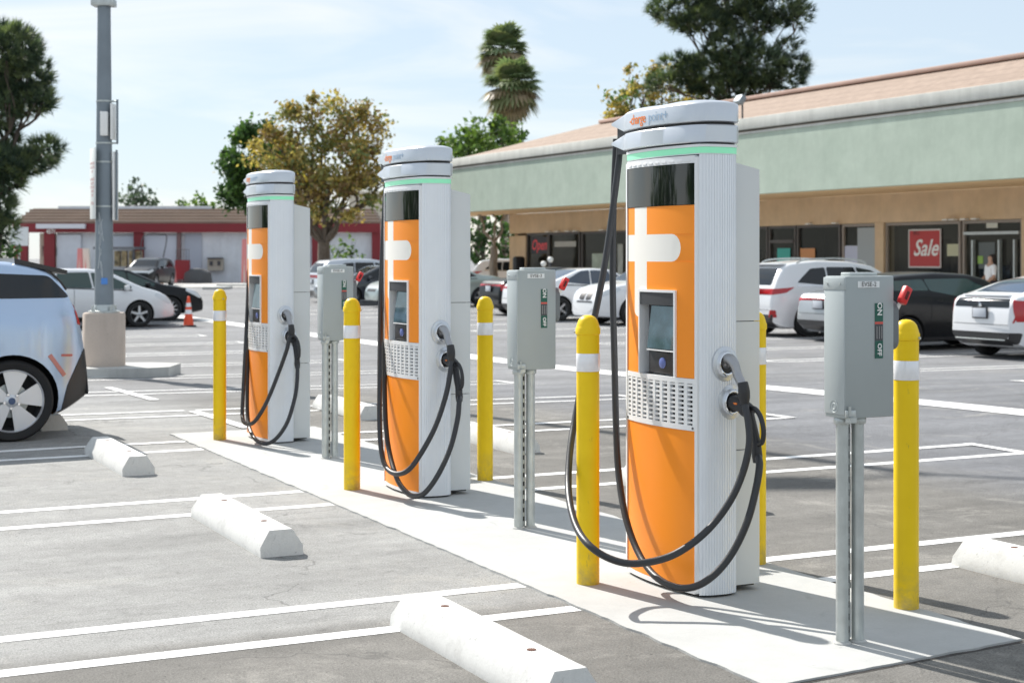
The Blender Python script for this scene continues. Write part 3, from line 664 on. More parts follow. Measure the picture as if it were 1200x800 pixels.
    # twin conduits with couplings, and the strut between them
    for x in (0.0, 0.077):
        pz = MB(); pz.lathe([(0.0255, 0), (0.0255, 0.885)], 22, Matrix.Translation((x, 0, 0))); pz.lathe([(0.032, 0.877), (0.034, 0.880), (0.034, 0.899), (0.030, 0.906)], 22, Matrix.Translation((x, 0, 0))); pz.build('conduit', M_GALV, root, smooth=50)
    for x in (0.0, 0.077):
        fz = MB(); fz.lathe([(0.036, -0.004), (0.036, 0.004), (0.028, 0.010)], 20, Matrix.Translation((x, 0, 0))); fz.build('sealant', M_KERB, root)
    sp = MB(); sp.box((0.0385, 0.02, 0.45), (0.020, 0.018, 0.89)); so = sp.build('strut', M_GALV, root)
    hl = MB()
    for i in range(17): hl.box((0.0385, 0.0105, 0.05 + i * 0.05), (0.010, 0.002, 0.026))
    hl.build('strut_slot', M_BLACK, so)
    return root
make_box(987, 757, 'nearest grey disconnect box on two poles, right of the nearest charger', 'EVSE-2')
make_box(607.5, 621, 'middle grey disconnect box on two poles, between the middle and nearest chargers', 'EVSE-3')
make_box(381, 538.5, 'farthest grey disconnect box, right beside the far charger', 'EVSE-4')
# ------------------------------------------------------------------ light pole on its concrete base
def light_pole():
    Y = 22.4; p = at(122, Y); g = p.z
    ki = MB(); ki.prism([(-2.6, -0.55), (0.55, -0.62), (0.95, -0.35), (1.05, 0.4), (0.6, 0.62), (-2.6, 0.62)], -0.05, 0.145)
    kr = tag(ki.build('traffic_island', M_KERB, loc=(p.x, p.y, g), rz=0.12), kind='structure')
    root = empty('light_pole', 'tall grey steel light pole on a thick round concrete base', 'light pole', (p.x, p.y, g + 0.145))
    b = MB(); b.lathe([(0.30, 0), (0.30, 0.74), (0.285, 0.765), (0, 0.765)], 40); b.build('base', M_CONC, root, smooth=40)
    f = MB(); f.lathe([(0.22, 0.766), (0.22, 0.79), (0.16, 0.80), (0.15, 0.83), (0.135, 0.88)], 24)
    for k in range(4):
        a = PI / 4 + k * PI / 2; f.tube([(0.185 * math.cos(a), 0.185 * math.sin(a), 0.78), (0.185 * math.cos(a), 0.185 * math.sin(a), 0.87)], 0.018, 8)
    f.build('flange', M_GALV, root)
    s = MB(); s.lathe([(0.136, 0.80), (0.094, 5.0), (0.085, 12.6)], 24); po = s.build('pole', M_STEEL, root)
    sc_ = MB(); rnd = random.Random(3)
    for i, (a, z) in enumerate(((-1.9, 1.55), (-1.75, 1.75), (-1.6, 1.35), (-1.5, 1.95), (-1.85, 2.05))):
        pts = []
        for j in range(6):
            aa = a + 0.12 * math.sin(j * 1.7 + i); zz = z + 0.16 * math.cos(j * 1.2 + i * 2); r = 0.1455 - 0.0100 * zz
            pts.append((r * math.cos(aa), r * math.sin(aa), zz))
        sc_.tube(spline(pts, 4), 0.004, 4)
    sc_.build('scratched_tag', mat('pale_scratch', (0.5, 0.53, 0.55), 0.6), po)
    t = MB(); t.box((0.04, -0.14, 1.22), (0.09, 0.01, 0.09), rz=0.3); t.build('sticker', mat('sticker_blue', (0.08, 0.25, 0.65), 0.5), po)
    ar = MB()
    for sgn in (1, -1): ar.tube([(0, 0, 12.55), (sgn * 0.9, -0.2, 12.8)], 0.04, 8)
    ar.build('arm', M_STEEL, root)
    for sgn in (1, -1):
        lh = MB(); lh.box((sgn * 1.3, -0.25, 12.82), (1.0, 0.5, 0.2), bevel=0.04); lh.build('lamp_head', M_STEEL, root)
    for z, w in ((zy(4, Y) - g - 0.145, 0.155),):       # bracket at the top of the photo
        c = MB(); c.box((0, -0.02, z), (0.32, 0.24, 0.10), bevel=0.01); c.build('bracket', M_GALV, root)
    for y in (119, 168, 190, 242):
        z = zy(y, Y) - g - 0.145; r = 0.1455 - 0.0100 * z; c = MB(); c.lathe([(r + 0.006, z - 0.012), (r + 0.006, z + 0.012)], 20, caps=True); c.tube([(0, 0, z), (0.20, -0.02, z)], 0.014, 6); c.build('strap', M_GALV, root)
    # slim equipment panel and its guard rod
    g1 = MB(); g1.tube([(0.195, -0.02, zy(117, Y) - g - 0.145), (0.195, -0.02, zy(169, Y) - g - 0.145)], 0.017, 8); g1.tube([(0.185, -0.02, zy(176, Y) - g - 0.145), (0.185, -0.02, zy(258, Y) - g - 0.145)], 0.017, 8); g1.build('guard_rod', M_STEEL, root)
    w = MB(); za, zb = zy(160, Y) - g - 0.145, zy(132, Y) - g - 0.145; w.box((0.04, -0.15, (za + zb) / 2), (0.10, 0.08, zb - za), bevel=0.01); w.build('control_unit', M_WHITE, root)
    w = MB(); za, zb = zy(164, Y) - g - 0.145, zy(122, Y) - g - 0.145; w.box((0.135, -0.02, (za + zb) / 2), (0.03, 0.22, zb - za), bevel=0.008); w.build('edge_on_sign', M_WHITE, root)
    w = MB(); za, zb = zy(258, Y) - g - 0.145, zy(178, Y) - g - 0.145; w.box((0.150, 0.05, (za + zb) / 2), (0.025, 0.24, zb - za), bevel=0.004); w.build('edge_on_sign', M_WHITE, root)
    za, zb = zy(257, Y) - g - 0.145, zy(174, Y) - g - 0.145
    sb = empty('notice_sign', 'long white notice board with small text, strapped to the light pole', 'sign', (p.x - 0.135, p.y - 0.10, g + 0.145 + za), R(-64) + PI)
    q = MB(); q.box((0, 0, (zb - za) / 2), (0.36, 0.014, zb - za), bevel=0.004); q.build('board', mat('sign_white', (0.74, 0.76, 0.74), 0.5), sb)
    rows = MB(); rr = MB(); n = 13
    bm = text_bm("PRIVATE PARKING\nFOR CUSTOMERS\nONLY\n\nUNAUTHORIZED\nVEHICLES WILL\nBE TOWED AWAY\nAT OWNERS\nEXPENSE\n\nCVC 22658(a)", 0.038, align='CENTER')
    for vv in bm.verts: vv.co = Vector((-vv.co.x, 0.0085, (zb - za) / 2 + vv.co.y * 1.5))
    rows.merge(bm); rows.build('lettering', mat('sign_text_red', (0.45, 0.12, 0.10), 0.6), sb, smooth=0)
    return root
light_pole()

# ------------------------------------------------------------------ traffic cone
def cone():
    p = at(221, 39.2); root = empty('traffic_cone', 'orange traffic cone with two white bands in front of the black sedan', 'traffic cone', p, 0.3)
    b = MB(); b.box((0, 0, 0.02), (0.36, 0.36, 0.04), bevel=0.012); b.build('base', M_BLACK, root)
    pr = lambda z: 0.135 - 0.105 * z / 0.76
    c = MB(); c.lathe([(pr(0.04), 0.04), (pr(0.76), 0.76), (pr(0.76) - 0.008, 0.765)], 24, caps=True); c.build('body', mat('cone_orange', (0.85, 0.09, 0.03), 0.5), root)
    for z0, z1 in ((0.32, 0.43), (0.50, 0.60)):
        w = MB(); w.lathe([(pr(z0) + 0.003, z0), (pr(z1) + 0.003, z1)], 24, caps=False); w.build('reflective_band', M_REFL, root)
cone()

# ------------------------------------------------------------------ shops: fascia, coping, roof, soffit, wall, windows
U0, U1 = 9.0, 66.0
S_GREEN = stucco('green_stucco', (0.40, 0.475, 0.395), (0.46, 0.535, 0.45), 0.05); S_TAN = stucco('tan_stucco', (0.74, 0.50, 0.27), (0.80, 0.56, 0.32), 0.05)
S_WALL = stucco('shop_wall', (0.66, 0.49, 0.31), (0.73, 0.55, 0.37), 0.06); S_COPE = stucco('coping', (0.50, 0.50, 0.46), (0.60, 0.60, 0.56), 0.14)
def roof_tiles(name, c1, c2, rows=9.0, ax=2):
    g = NB(name); z = g.math('MULTIPLY', (g.x, g.y, g.z)[ax], rows); fr = g.math('FRACT', z); n = g.noise(3, 5, 0.6); s = g.noise(14, 3, 0.6, stretch=(1, 0.3, 1))
    col = g.mix(g.rng(n, 0.3, 0.7), c1, c2); col = g.scale(col, g.rng(s, 0.3, 0.7, 0.88, 1.1)); col = g.scale(col, g.rng(fr, 0.0, 0.18, 0.72, 1.0))
    return g.out(col, 0.9, fr, 0.5, 0.03)
M_PINK = roof_tiles('pink_roof', (0.28, 0.21, 0.165), (0.35, 0.265, 0.21), 5.0)
M_GLASS = mat('shop_glass', (0.012, 0.013, 0.014), 0.06, spec=0.28)
def tinted():
    m = bpy.data.materials.new('window_glass'); m.use_nodes = True; nt = m.node_tree; b = nt.nodes['Principled BSDF']
    b.inputs['Base Color'].default_value = (0.012, 0.014, 0.014, 1); b.inputs['Roughness'].default_value = 0.04; b.inputs['Specular IOR Level'].default_value = 0.45
    t = nt.nodes.new('ShaderNodeBsdfTransparent'); t.inputs['Color'].default_value = (0.90, 0.94, 0.92, 1); mx = nt.nodes.new('ShaderNodeMixShader'); mx.inputs[0].default_value = 0.30
    nt.links.new(t.outputs[0], mx.inputs[1]); nt.links.new(b.outputs[0], mx.inputs[2]); nt.links.new(mx.outputs[0], nt.nodes['Material Output'].inputs['Surface']); return m
M_SHOPWIN = tinted()
M_INT = mat('shop_interior', (0.07, 0.065, 0.06), 0.8, var=0.5, scale=1.2)
M_FRAME = mat('window_frame', (0.33, 0.28, 0.24), 0.5); M_FRAMED = mat('dark_frame', (0.10, 0.09, 0.085), 0.5)
shops = empty('shop_building', 'long low shop building with sage green fascia, tan soffit and pinkish roof', 'building', (0, 0, 0), AX)
ZS, ZG, ZC = 3.40, 5.20, 5.68
m = MB(); m.box((V_FASC + 0.15, (U0 + U1) / 2, (ZS + ZG) / 2), (0.30, U1 - U0, ZG - ZS)); m.box((V_FASC + 2.0, U1 - 0.15, (ZS + ZG) / 2), (3.39, 0.3, ZG - ZS - 0.004)); m.build('fascia', S_GREEN, shops)
m = MB(); m.box((V_FASC + 0.165, (U0 + U1) / 2 + 0.05, (ZG + ZC) / 2 + 0.07), (0.47, U1 - U0 + 0.3, ZC - ZG - 0.14), bevel=0.02); m.box((V_FASC + 0.20, (U0 + U1) / 2 + 0.05, ZG + 0.035), (0.46, U1 - U0 + 0.2, 0.065)); m.box((V_FASC + 3, U1 + 0.03, (ZG + ZC) / 2), (6, 0.4, ZC - ZG - 0.02)); m.build('coping', S_COPE, shops)
m = MB()
v0, v1, z0, z1 = V_FASC + 0.7, 30.2, 5.60, 6.80
A = [(v0, U0, z0), (v1, U0, z1), (v1, 53.4, z1), (v0, 65.0, z0)]; m.poly(A)
m.poly([(v0, 65.0, z0), (v1, 53.4, z1), (v1 + 6, 53.4, z1), (v1 + 9, 65.0, z0)]); m.poly([(v1, U0, z1), (v1 + 6, U0, z1), (v1 + 6, 53.4, z1), (v1, 53.4, z1)]); m.poly([(v0, U0, z0), (v0, 65, z0), (v0, 65, z0 - 0.3), (v0, U0, z0 - 0.3)])
m.build('roof', M_PINK, shops, smooth=0)
m = MB(); m.box((v1 - 0.02, (U0 + 53.4) / 2, z1 + 0.04), (0.35, 53.4 - U0, 0.14), bevel=0.04); m.build('ridge_cap', mat('ridge_tile', (0.42, 0.29, 0.24), 0.85, var=0.12, scale=2), shops)
m = MB(); m.box((V_FASC + 1.9, (U0 + U1) / 2, ZS + 0.06), (3.2, U1 - U0 - 0.5, 0.10)); m.build('soffit', S_TAN, shops)
UE = u_at(597, V_WALL)      # left end of the shop wall
m = MB(); zH = 2.55
m.box((V_WALL + 0.2, (U0 + UE) / 2, (zH + ZS) / 2 + 0.0), (0.4, UE - U0, ZS - zH)); up = u_at(616, V_WALL)
m.box((V_WALL + 0.2, (UE + up) / 2, (zH - 0.2) / 2 - 0.1), (0.399, UE - up, zH + 0.19)); m.box((V_WALL + 4, UE - 0.2, ZS / 2 - 0.1), (7.5, 0.39, ZS + 0.2))
m.box((V_WALL + 12, (U0 + UE) / 2, 2.5), (0.4, UE - U0, 5.5))
m.build('wall', S_WALL, shops)
for uu in (64.5,):
    c = MB(); c.box((V_FASC + 0.5, uu, 1.6), (0.35, 0.35, 3.65)); c.build('column', S_TAN, shops)
# piers seen between the windows, window bays with frame and glass, things standing behind the glass
piers = [(735, 752, 0), (1026, 1036, 0), (1198, 1206, 0)]
bays = [(616, 641, 3), (641, 678, 4), (680, 735, 5), (752, 835, 3), (835, 898, 4), (899, 931, 5), (932, 983, 3), (985, 1026, 4), (1036, 1124, 3), (1126, 1197, 2), (1207, 1290, 2), (1291, 1400, 2)]
for a, b, _ in piers:
    ua, ub = u_at(a, V_WALL), u_at(b, V_WALL); c = MB(); c.box((V_WALL + 0.18, (ua + ub) / 2, 1.17), (0.42, abs(ua - ub), 2.76)); c.build('pier', S_WALL, shops)
for a, b, _ in bays:
    ua, ub = u_at(a, V_WALL), u_at(b, V_WALL); uc, w = (ua + ub) / 2, abs(ua - ub) - 0.02; win = MB()
    for s in (-1, 1): win.box((V_WALL + 0.10, uc + s * (w / 2 - 0.04), 1.17), (0.10, 0.075, 2.74))
    win.box((V_WALL + 0.10, uc, 2.50), (0.098, w - 0.16, 0.08)); win.box((V_WALL + 0.10, uc, -0.02), (0.098, w - 0.16, 0.22))
    if (a == 899): win.box((V_WALL + 0.06, uc, z_at(915, 283, V_WALL)), (0.14, w - 0.16, 0.10))
    f = win.build('window_frame', M_FRAMED if a < 1030 and a != 985 else M_FRAME, shops)
    g_ = MB(); g_.box((V_WALL + 0.13, uc, 1.25), (0.02, w - 0.15, 2.44)); g_.build('pane', M_SHOPWIN, f)
lt = MB()
for px in (642, 652, 665, 674, 705, 715, 947, 978, 1108, 1116, 1129, 1142):
    p = on_v(px, 272 if px < 800 else 259, V_WALL - 0.15); u = UV(p.x, p.y)[0]; lt.box((V_WALL - 0.12, u, 2.575), (0.16, 0.35 if px < 800 else 0.2, 0.04))
lt.build('soffit_light', mat('lamp_white', (0.8, 0.8, 0.78), 0.4), shops)
for px, py in ((492, 163), (870, 118)):
    p = on_v(px, py, V_FASC + 0.6); u = UV(p.x, p.y)[0]; fl = empty('floodlight', 'small floodlight on the shop roof edge %s' % ('beside the middle charger' if px < 600 else 'just right of the nearest charger cap'), 'floodlight', W(u, V_FASC + 0.6, ZC - 0.02), AX)
    q = MB(); q.tube([(0, 0, 0), (0, 0, 0.55)], 0.03, 8); q.build('post', M_DARK, fl); q = MB(); q.box(None, (0.2, 0.36, 0.28), M=Matrix.Translation((-0.1, 0, 0.68)) @ Matrix.Rotation(R(35), 4, 'Y'), bevel=0.03); q.build('lamp_head', M_STEEL, fl)

def poster(name, label, px0, py0, px1, py1, m, off=0.02, cat='poster', frame=None):
    v = V_WALL + 0.115 - off; a = on_v(px0, py0, v); b = on_v(px1, py1, v); ua, ub = UV(a.x, a.y)[0], UV(b.x, b.y)[0]; za = on_v(px0, py0, v).z; zb = on_v(px1, py1, v).z
    root = empty(name, label, cat, W((ua + ub) / 2, v, (za + zb) / 2), AX)
    w, h = abs(ua - ub), abs(za - zb); q = MB(); q.box((0, 0, 0), (0.012, w, h)); q.build('sheet', m, root)
    if frame:
        q = MB()
        for s in (-1, 1): q.box((-0.008, s * (w / 2 - 0.02), 0), (0.014, 0.045, h)); q.box((-0.008, 0, s * (h / 2 - 0.02)), (0.014, w - 0.09, 0.045))
        q.build('frame', frame, root)
    return root, w, h
def ptext(root, s, size, y, z, m, shear=0.0, bold=0.0):
    bm = text_bm(s, size, shear, bold, res=3); q = MB()
    for vv in bm.verts: vv.co = Vector((-0.011, y - vv.co.x, z + vv.co.y))
    q.merge(bm); return q.build('lettering', m, root, smooth=0)
pr_ = lambda n, c: mat(n, c, 0.5)
r_, w_, h_ = poster('sale_poster', 'red poster reading Sale in white script in the shop window', 1065, 269, 1103, 314, pr_('poster_red', (0.50, 0.045, 0.045)), frame=pr_('poster_border', (0.62, 0.60, 0.58)))
ptext(r_, 'Sale', 0.66, -0.03, 0.0, pr_('script_white', (0.85, 0.85, 0.82)), 0.35, 0.012); ptext(r_, 'BIG', 0.17, 0.35, 0.45, pr_('poster_ink', (0.05, 0.02, 0.02)))
poster('teal_poster', 'small teal poster in the window above the white crossover', 911, 291, 926, 308, pr_('poster_teal', (0.05, 0.42, 0.36)))
poster('orange_poster', 'small orange poster with a dark square, to the right of the teal one', 938, 291, 955, 310, pr_('poster_orange', (0.62, 0.27, 0.10)))[0]
poster('pale_poster', 'pale lilac poster with pink writing next to the tall light panel', 987, 288, 1005, 310, pr_('poster_lilac', (0.55, 0.58, 0.72)))
poster('window_blind', 'tall pale blue grey blind filling a window bay', 1005, 267, 1026, 330, mat('blind', (0.40, 0.44, 0.46), 0.6), cat='blind')
poster('yellow_notice', 'small pale yellow notice beside the shop entrance', 1110, 286, 1124, 300, pr_('notice', (0.55, 0.54, 0.36)))
poster('exit_sign', 'small pale sign over the shop entrance', 1156, 258, 1169, 267, pr_('exit_white', (0.66, 0.66, 0.58)), cat='sign')
poster('food_poster', 'pale green picture poster at the bottom of the window left of the nearest charger', 694, 297, 715, 325, mat('poster_pale_green', (0.40, 0.46, 0.38), 0.6, var=0.3, scale=2))
poster('menu_poster', 'pale poster with red mark seen between the cables and the nearest charger', 724, 286, 730, 325, mat('poster_pale', (0.42, 0.44, 0.40), 0.6, var=0.2, scale=2))
r_, w_, h_ = poster('neon_sign', 'glowing red script neon sign in the leftmost shop window', 623, 278, 641, 297, pr_('neon_back', (0.02, 0.02, 0.03)))
ptext(r_, 'Open', 0.62, 0.0, 0.0, mat('neon_red', (0.6, 0.05, 0.06), 0.5, emit=(1.0, 0.08, 0.10), es=0.08), 0.3, 0.008)
r_, w_, h_ = poster('shop_banner', 'pale banner strip across the second window of the far shop', 650, 283, 675, 289, pr_('banner', (0.45, 0.44, 0.40)))
poster('green_mannequin', 'light green garment on display inside the shop entrance', 1146, 300, 1152, 309, pr_('garment_green', (0.30, 0.50, 0.10)), cat='garment')
poster('display_rack', 'pale display stand inside the shop entrance', 1147, 284, 1166, 315, pr_('display_grey', (0.12, 0.14, 0.14)), off=0.005, cat='display')
# door wall parts round the entrance
q = MB(); ua, ub = u_at(1126, V_WALL), u_at(1197, V_WALL); q.box((V_WALL + 0.05, (ua + ub) / 2, z_at(1160, 273, V_WALL)), (0.12, abs(ua - ub) - 0.2, 0.08))
for px in (1139, 1170, 1188): q.box((V_WALL + 0.05, u_at(px, V_WALL), 1.0), (0.10, 0.06, 2.0))
q.build('door_frame', M_GALV, shops)
for px, py, nm in ((637, 309, 'round'), (645, 304, 'tall')):
    p = on_v(px, py, 25.2); o = empty('bollard_lamp' if False else 'post_lamp', 'small white globe post lamp in front of the far shop, the %s one' % ('lower left' if px < 640 else 'higher right'), 'lamp', (p.x, p.y, -0.22))
    q = MB(); q.tube([(0, 0, 0), (0, 0, p.z + 0.10)], 0.05, 10); q.build('post', M_DARK if px > 640 else M_CONC, o); q = MB(); q.lathe([(0.0, -0.12), (0.07, -0.09), (0.11, 0), (0.08, 0.07), (0, 0.10)], 16, Matrix.Translation((0, 0, p.z + 0.22))); q.build('globe', M_WHITE, o, smooth=60)
mb = MB(); mb.box((0, 0, 0.45), (0.5, 0.4, 0.9), bevel=0.12); p = on_v(608, 310, 29.8)
o = mb.build('trash_can', M_BLACK, loc=(p.x, p.y, 0.75 - 0.1), rz=AX); tag(o, 'small dark wall box on the corner of the far shop', 'wall box')

# tall pale wall far behind
q = MB(); Y = 150; x0, x1 = at(409, Y).x, at(520, Y).x; q.box(((x0 + x1) / 2, Y + 5, 4), (x1 - x0, 10, zy(224, Y) * 2 - 8 + 0.0)); q.bm.verts.ensure_lookup_table()
o = q.build('warehouse', S_TAN.copy() if False else stucco('cream_wall', (0.62, 0.55, 0.44), (0.68, 0.60, 0.49), 0.05)); tag(o, 'plain cream coloured block rising behind the red and white car wash', 'building')

# ------------------------------------------------------------------ red and white car wash
YW = 104.0; gW = -0.22
M_WHT = stucco('white_render', (0.64, 0.68, 0.74), (0.72, 0.75, 0.79), 0.08); M_MAR = mat('maroon_paint', (0.20, 0.014, 0.022), 0.6, var=0.06, scale=1.0); M_ROOFB = mat('brown_roof', (0.27, 0.20, 0.155), 0.85, var=0.15, scale=0.8)
M_ROOFR = mat('roof_underside', (0.30, 0.13, 0.11), 0.85)
wash = empty('car_wash', 'low white and maroon car wash building with a stepped brown roof', 'building', (0, YW, 0))
X_ = lambda px: (px - 600) / F * YW
Z_ = lambda py: EYE - (py - 300) * YW / F
def wb(px0, px1, py0, py1, y0, dy, name, m, par=wash):
    q = MB(); q.box(((X_(px0) + X_(px1)) / 2, y0 + dy / 2, (Z_(py0) + Z_(py1)) / 2), (abs(X_(px1) - X_(px0)), dy, abs(Z_(py0) - Z_(py1)))); return q.build(name, m, par)
wb(17, 446, 262, 272.5, -0.4, 0.5, 'fascia_band', M_MAR)
rf = MB(); n = 5
for i in range(n):
    y0 = 261.8 - i * 3.9; za, zb2 = Z_(y0), Z_(y0 - 2.7); a, b = X_(17 - 0 * i), X_(446 - i * 3.4)
    rf.box(((a + b) / 2, 0.1 + 0.85 * i + 1.0, (za + zb2) / 2), (b - a, 2.6, zb2 - za))
rf.build('roof', M_ROOFB, wash)
rl = MB()
for i in range(n):
    y0 = 261.8 - i * 3.9; za, zb2 = Z_(y0 - 2.7), Z_(y0 - 3.9); a, b = X_(17), X_(446 - i * 3.4)
    rl.box(((a + b) / 2, 0.2 + 0.85 * i + 1.2, (za + zb2) / 2), (b - a - 0.3, 2.5, zb2 - za - 0.004))
rl.build('roof_batten', mat('roof_batten', (0.55, 0.45, 0.38), 0.8), wash)
wb(50, 235, 239.5, 243, 3.5, 2.0, 'parapet', M_WHT)
wb(66, 446, 272.6, 331, 0.2, 0.4, 'wall', M_WHT)
for k, (a, b, t) in enumerate(((17, 33, 272.6), (52.5, 65, 272.6), (157.5, 168.5, 272.6), (436, 446, 270), (366, 378, 272.6))):
    wb(a, b, t, 331, -0.25, 0.4, 'pillar', M_MAR)
wb(33.2, 52.3, 272.6, 331, 2.5, 0.3, 'bay_back', stucco('cream_bay', (0.60, 0.56, 0.46), (0.68, 0.63, 0.53), 0.1)); wb(37, 42, 288, 300, 2.3, 0.15, 'bay_notice', mat('notice_mix', (0.30, 0.25, 0.22), 0.7, var=0.5, scale=4)); wb(45, 50, 288, 304, 2.3, 0.15, 'bay_window', M_GLASS)
wb(46, 103, 262.6, 268, -0.75, 0.3, 'sign_board', mat('sign_pale', (0.62, 0.64, 0.70), 0.5))
bm = text_bm('4571', 1.0, bold=0.02); q = MB()
for vv in bm.verts: vv.co = Vector((X_(62) + vv.co.x * 0.3 * 1.05, -0.44, Z_(271.5) + vv.co.y * 0.42))
q.merge(bm); q.build('address_number', M_WHITE, wash, smooth=0)
wb(130, 157, 277, 290, -0.05, 0.2, 'panel', mat('grey_blue_door', (0.52, 0.56, 0.64), 0.6)); wb(66.5, 95, 275, 318, -0.02, 0.15, 'roller_door', mat('roller', (0.60, 0.64, 0.71), 0.6, var=0.04, scale=3))
wb(169, 207, 276, 331, -0.02, 0.15, 'bay_panel', mat('bay_grey', (0.55, 0.59, 0.67), 0.6)); wb(208, 212, 262, 331, -0.2, 0.35, 'pillar', mat('pillar_dark', (0.20, 0.12, 0.12), 0.6))
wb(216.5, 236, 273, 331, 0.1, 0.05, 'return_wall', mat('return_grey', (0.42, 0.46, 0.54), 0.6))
q = MB(); q.poly([(X_(238), -0.06, Z_(330.5)), (X_(224), -0.06, Z_(330.5)), (X_(224.5), -0.06, Z_(317)), (X_(231), -0.06, Z_(317)), (X_(235), -0.06, Z_(322))]); 
wp = wb(244, 262, 303, 317, -0.3, 0.45, 'meter_cabinet', mat('meter_beige', (0.42, 0.38, 0.32), 0.6))
wb(247, 250.5, 306, 311, -0.4, 0.09, 'meter', M_DARK, wp); wb(256, 259.5, 306, 311, -0.4, 0.09, 'meter', M_DARK, wp); wb(244, 262, 301.8, 303.4, -0.45, 0.5, 'meter_hood', M_DARK, wp)
# canopy with the little office under it
wb(66.5, 66.9, 290, 300, -0.1, 0.1, 'pipe', M_DARK)
kio = empty('pay_kiosk', 'small dark roofed pay canopy with lit merchandise shelves behind the dark crossover', 'kiosk', (0, YW, 0))
wb(128, 174, 289.5, 292.5, -4.0, 3.2, 'canopy', mat('canopy_grey', (0.14, 0.15, 0.17), 0.7), kio)
for a in (131, 171): wb(a, a + 2, 292.6, 330, -3.8, 0.3, 'post', M_DARK, kio)
sh = mat('shelf_goods', (0.50, 0.42, 0.26), 0.7, var=0.7, scale=3)
for a in (138, 146, 155, 163): wb(a, a + 6, 294, 312, -0.9, 0.4, 'goods_shelf', sh, kio)
def kerb(px0, px1, py, Y, name='kerb'):
    q = MB(); a, b = at(px0, Y), at(px1, Y); q.box(((a.x + b.x) / 2, Y, -0.22 + 0.07), (b.x - a.x, 2.4, 0.14), bevel=0.03); return tag(q.build(name, M_KERB), kind='structure')
kerb(258, 420, 328, 92); kerb(242, 268, 336, 84)
q = MB(); q.box((0, 94, -0.2), (90, 14, 0.03)); tag(q.build('apron', mat('apron_concrete', (0.42, 0.41, 0.39), 0.9, var=0.1, scale=0.5)), kind='structure')

def vacuum(px, Y, label, c):
    o = empty('vacuum_station', label, 'vacuum', at(px, Y), 0.2); q = MB(); q.lathe([(0.36, 0), (0.36, 0.1), (0.27, 0.12), (0.26, 1.35), (0.18, 1.5), (0, 1.55)], 16); q.build('tank', c, o)
    q = MB(); q.tube(spline([(0.2, 0, 1.3), (0.5, -0.1, 2.9), (0.2, 0, 3.2), (-1.0, 0, 3.0), (-1.1, 0, 1.0), (-0.9, 0, 0.4)], 6), 0.035, 8); q.build('hose', M_DARK, o)
M_PINKP = mat('faded_red', (0.62, 0.22, 0.22), 0.6); M_CREAM = mat('cream_paint', (0.62, 0.60, 0.54), 0.6)
def aframe(px0, px1, py0, py1, Y, label, m, name='sign_board', cat='sign'):
    o = empty(name, label, cat, at((px0 + px1) / 2, Y)); w = (px1 - px0) / F * Y; h = (py1 - py0) / F * Y; q = MB(); z0 = zy(py1, Y) + 0.22
    q.prism([(-w / 2, z0), (w / 2, z0), (w * 0.34, z0 + h), (-w * 0.34, z0 + h)], -0.15, 0.15, Matrix.Rotation(PI / 2, 4, 'X')); q.build('board', m, o); 
    q = MB(); q.poly([(-w * 0.12, -0.16, z0), (w * 0.12, -0.16, z0), (0, -0.16, z0 + h * 0.6)]); q.box((0, 0, z0 / 2), (w * 0.9, 0.28, max(0.02, z0))); q.build('front_plate', M_CREAM if m is M_PINKP else M_PINKP, o)
vacuum(186, 101, 'hose vacuum station beside the standing man', M_CREAM)
aframe(193, 207, 312, 331, 99, 'pale pink folding board right of the standing man', M_PINKP)
aframe(90.5, 97, 291, 318, 97, 'leaning pink board near the light pole', M_PINKP); aframe(96, 106, 291, 320, 98, 'cream sheet hung beside the pink board near the light pole', M_CREAM)
aframe(283, 290.5, 280, 331, 98, 'tall red and white banner beside the far charger', M_PINKP, 'banner', 'banner')
gt = empty('low_maroon_wall', 'low maroon wall with railing in front of the car wash bay', 'wall', at(214, 100)); q = MB(); q.box((0, 0, 0.9), ((222.5 - 206) / F * 100, 0.4, 1.25)); q.build('wall', M_MAR, gt)
q = MB()
for i in range(6): q.tube([(-0.4 + 0.16 * i, 0, 1.5), (-0.4 + 0.16 * i, 0, 2.2)], 0.015, 5)
q.tube([(-0.42, 0, 2.2), (0.42, 0, 2.2)], 0.02, 5); q.build('railing', M_DARK, gt)
dk = MB(); dk.lathe([(1.0, 0), (0.9, 0.7), (0.5, 0.95), (0, 1.0)], 10, Matrix.Scale(0.5, 4, (0, 1, 0))); o = dk.build('tarpaulin_heap', mat('tarp_grey', (0.08, 0.085, 0.09), 0.8, bump=0.5, bscale=4), loc=at(231, 100)); tag(o, 'dark covered heap against the white car wash wall', 'heap')
# blank white board on a post at the left
bs = empty('white_board_sign', 'blank white back of a street sign on a post at the far left', 'sign', at(22, 70)); q = MB(); za, zb = zy(288, 70) + 0.22, zy(266, 70) + 0.22
q.box((0, 0, (za + zb) / 2), (22 / F * 70, 0.05, zb - za)); q.build('board', M_LABW, bs); q = MB(); q.tube([(0, 0.06, 0), (0, 0.06, zb + 0.1)], 0.05, 8); q.build('post', M_GALV, bs)
hy = MB(); hy.lathe([(0.0, 0.9), (0.10, 0.86), (0.12, 0.7), (0.10, 0.65), (0.10, 0.08), (0.16, 0.0)], 12); hy.tube([(-0.2, 0, 0.6), (0.2, 0, 0.6)], 0.06, 8)

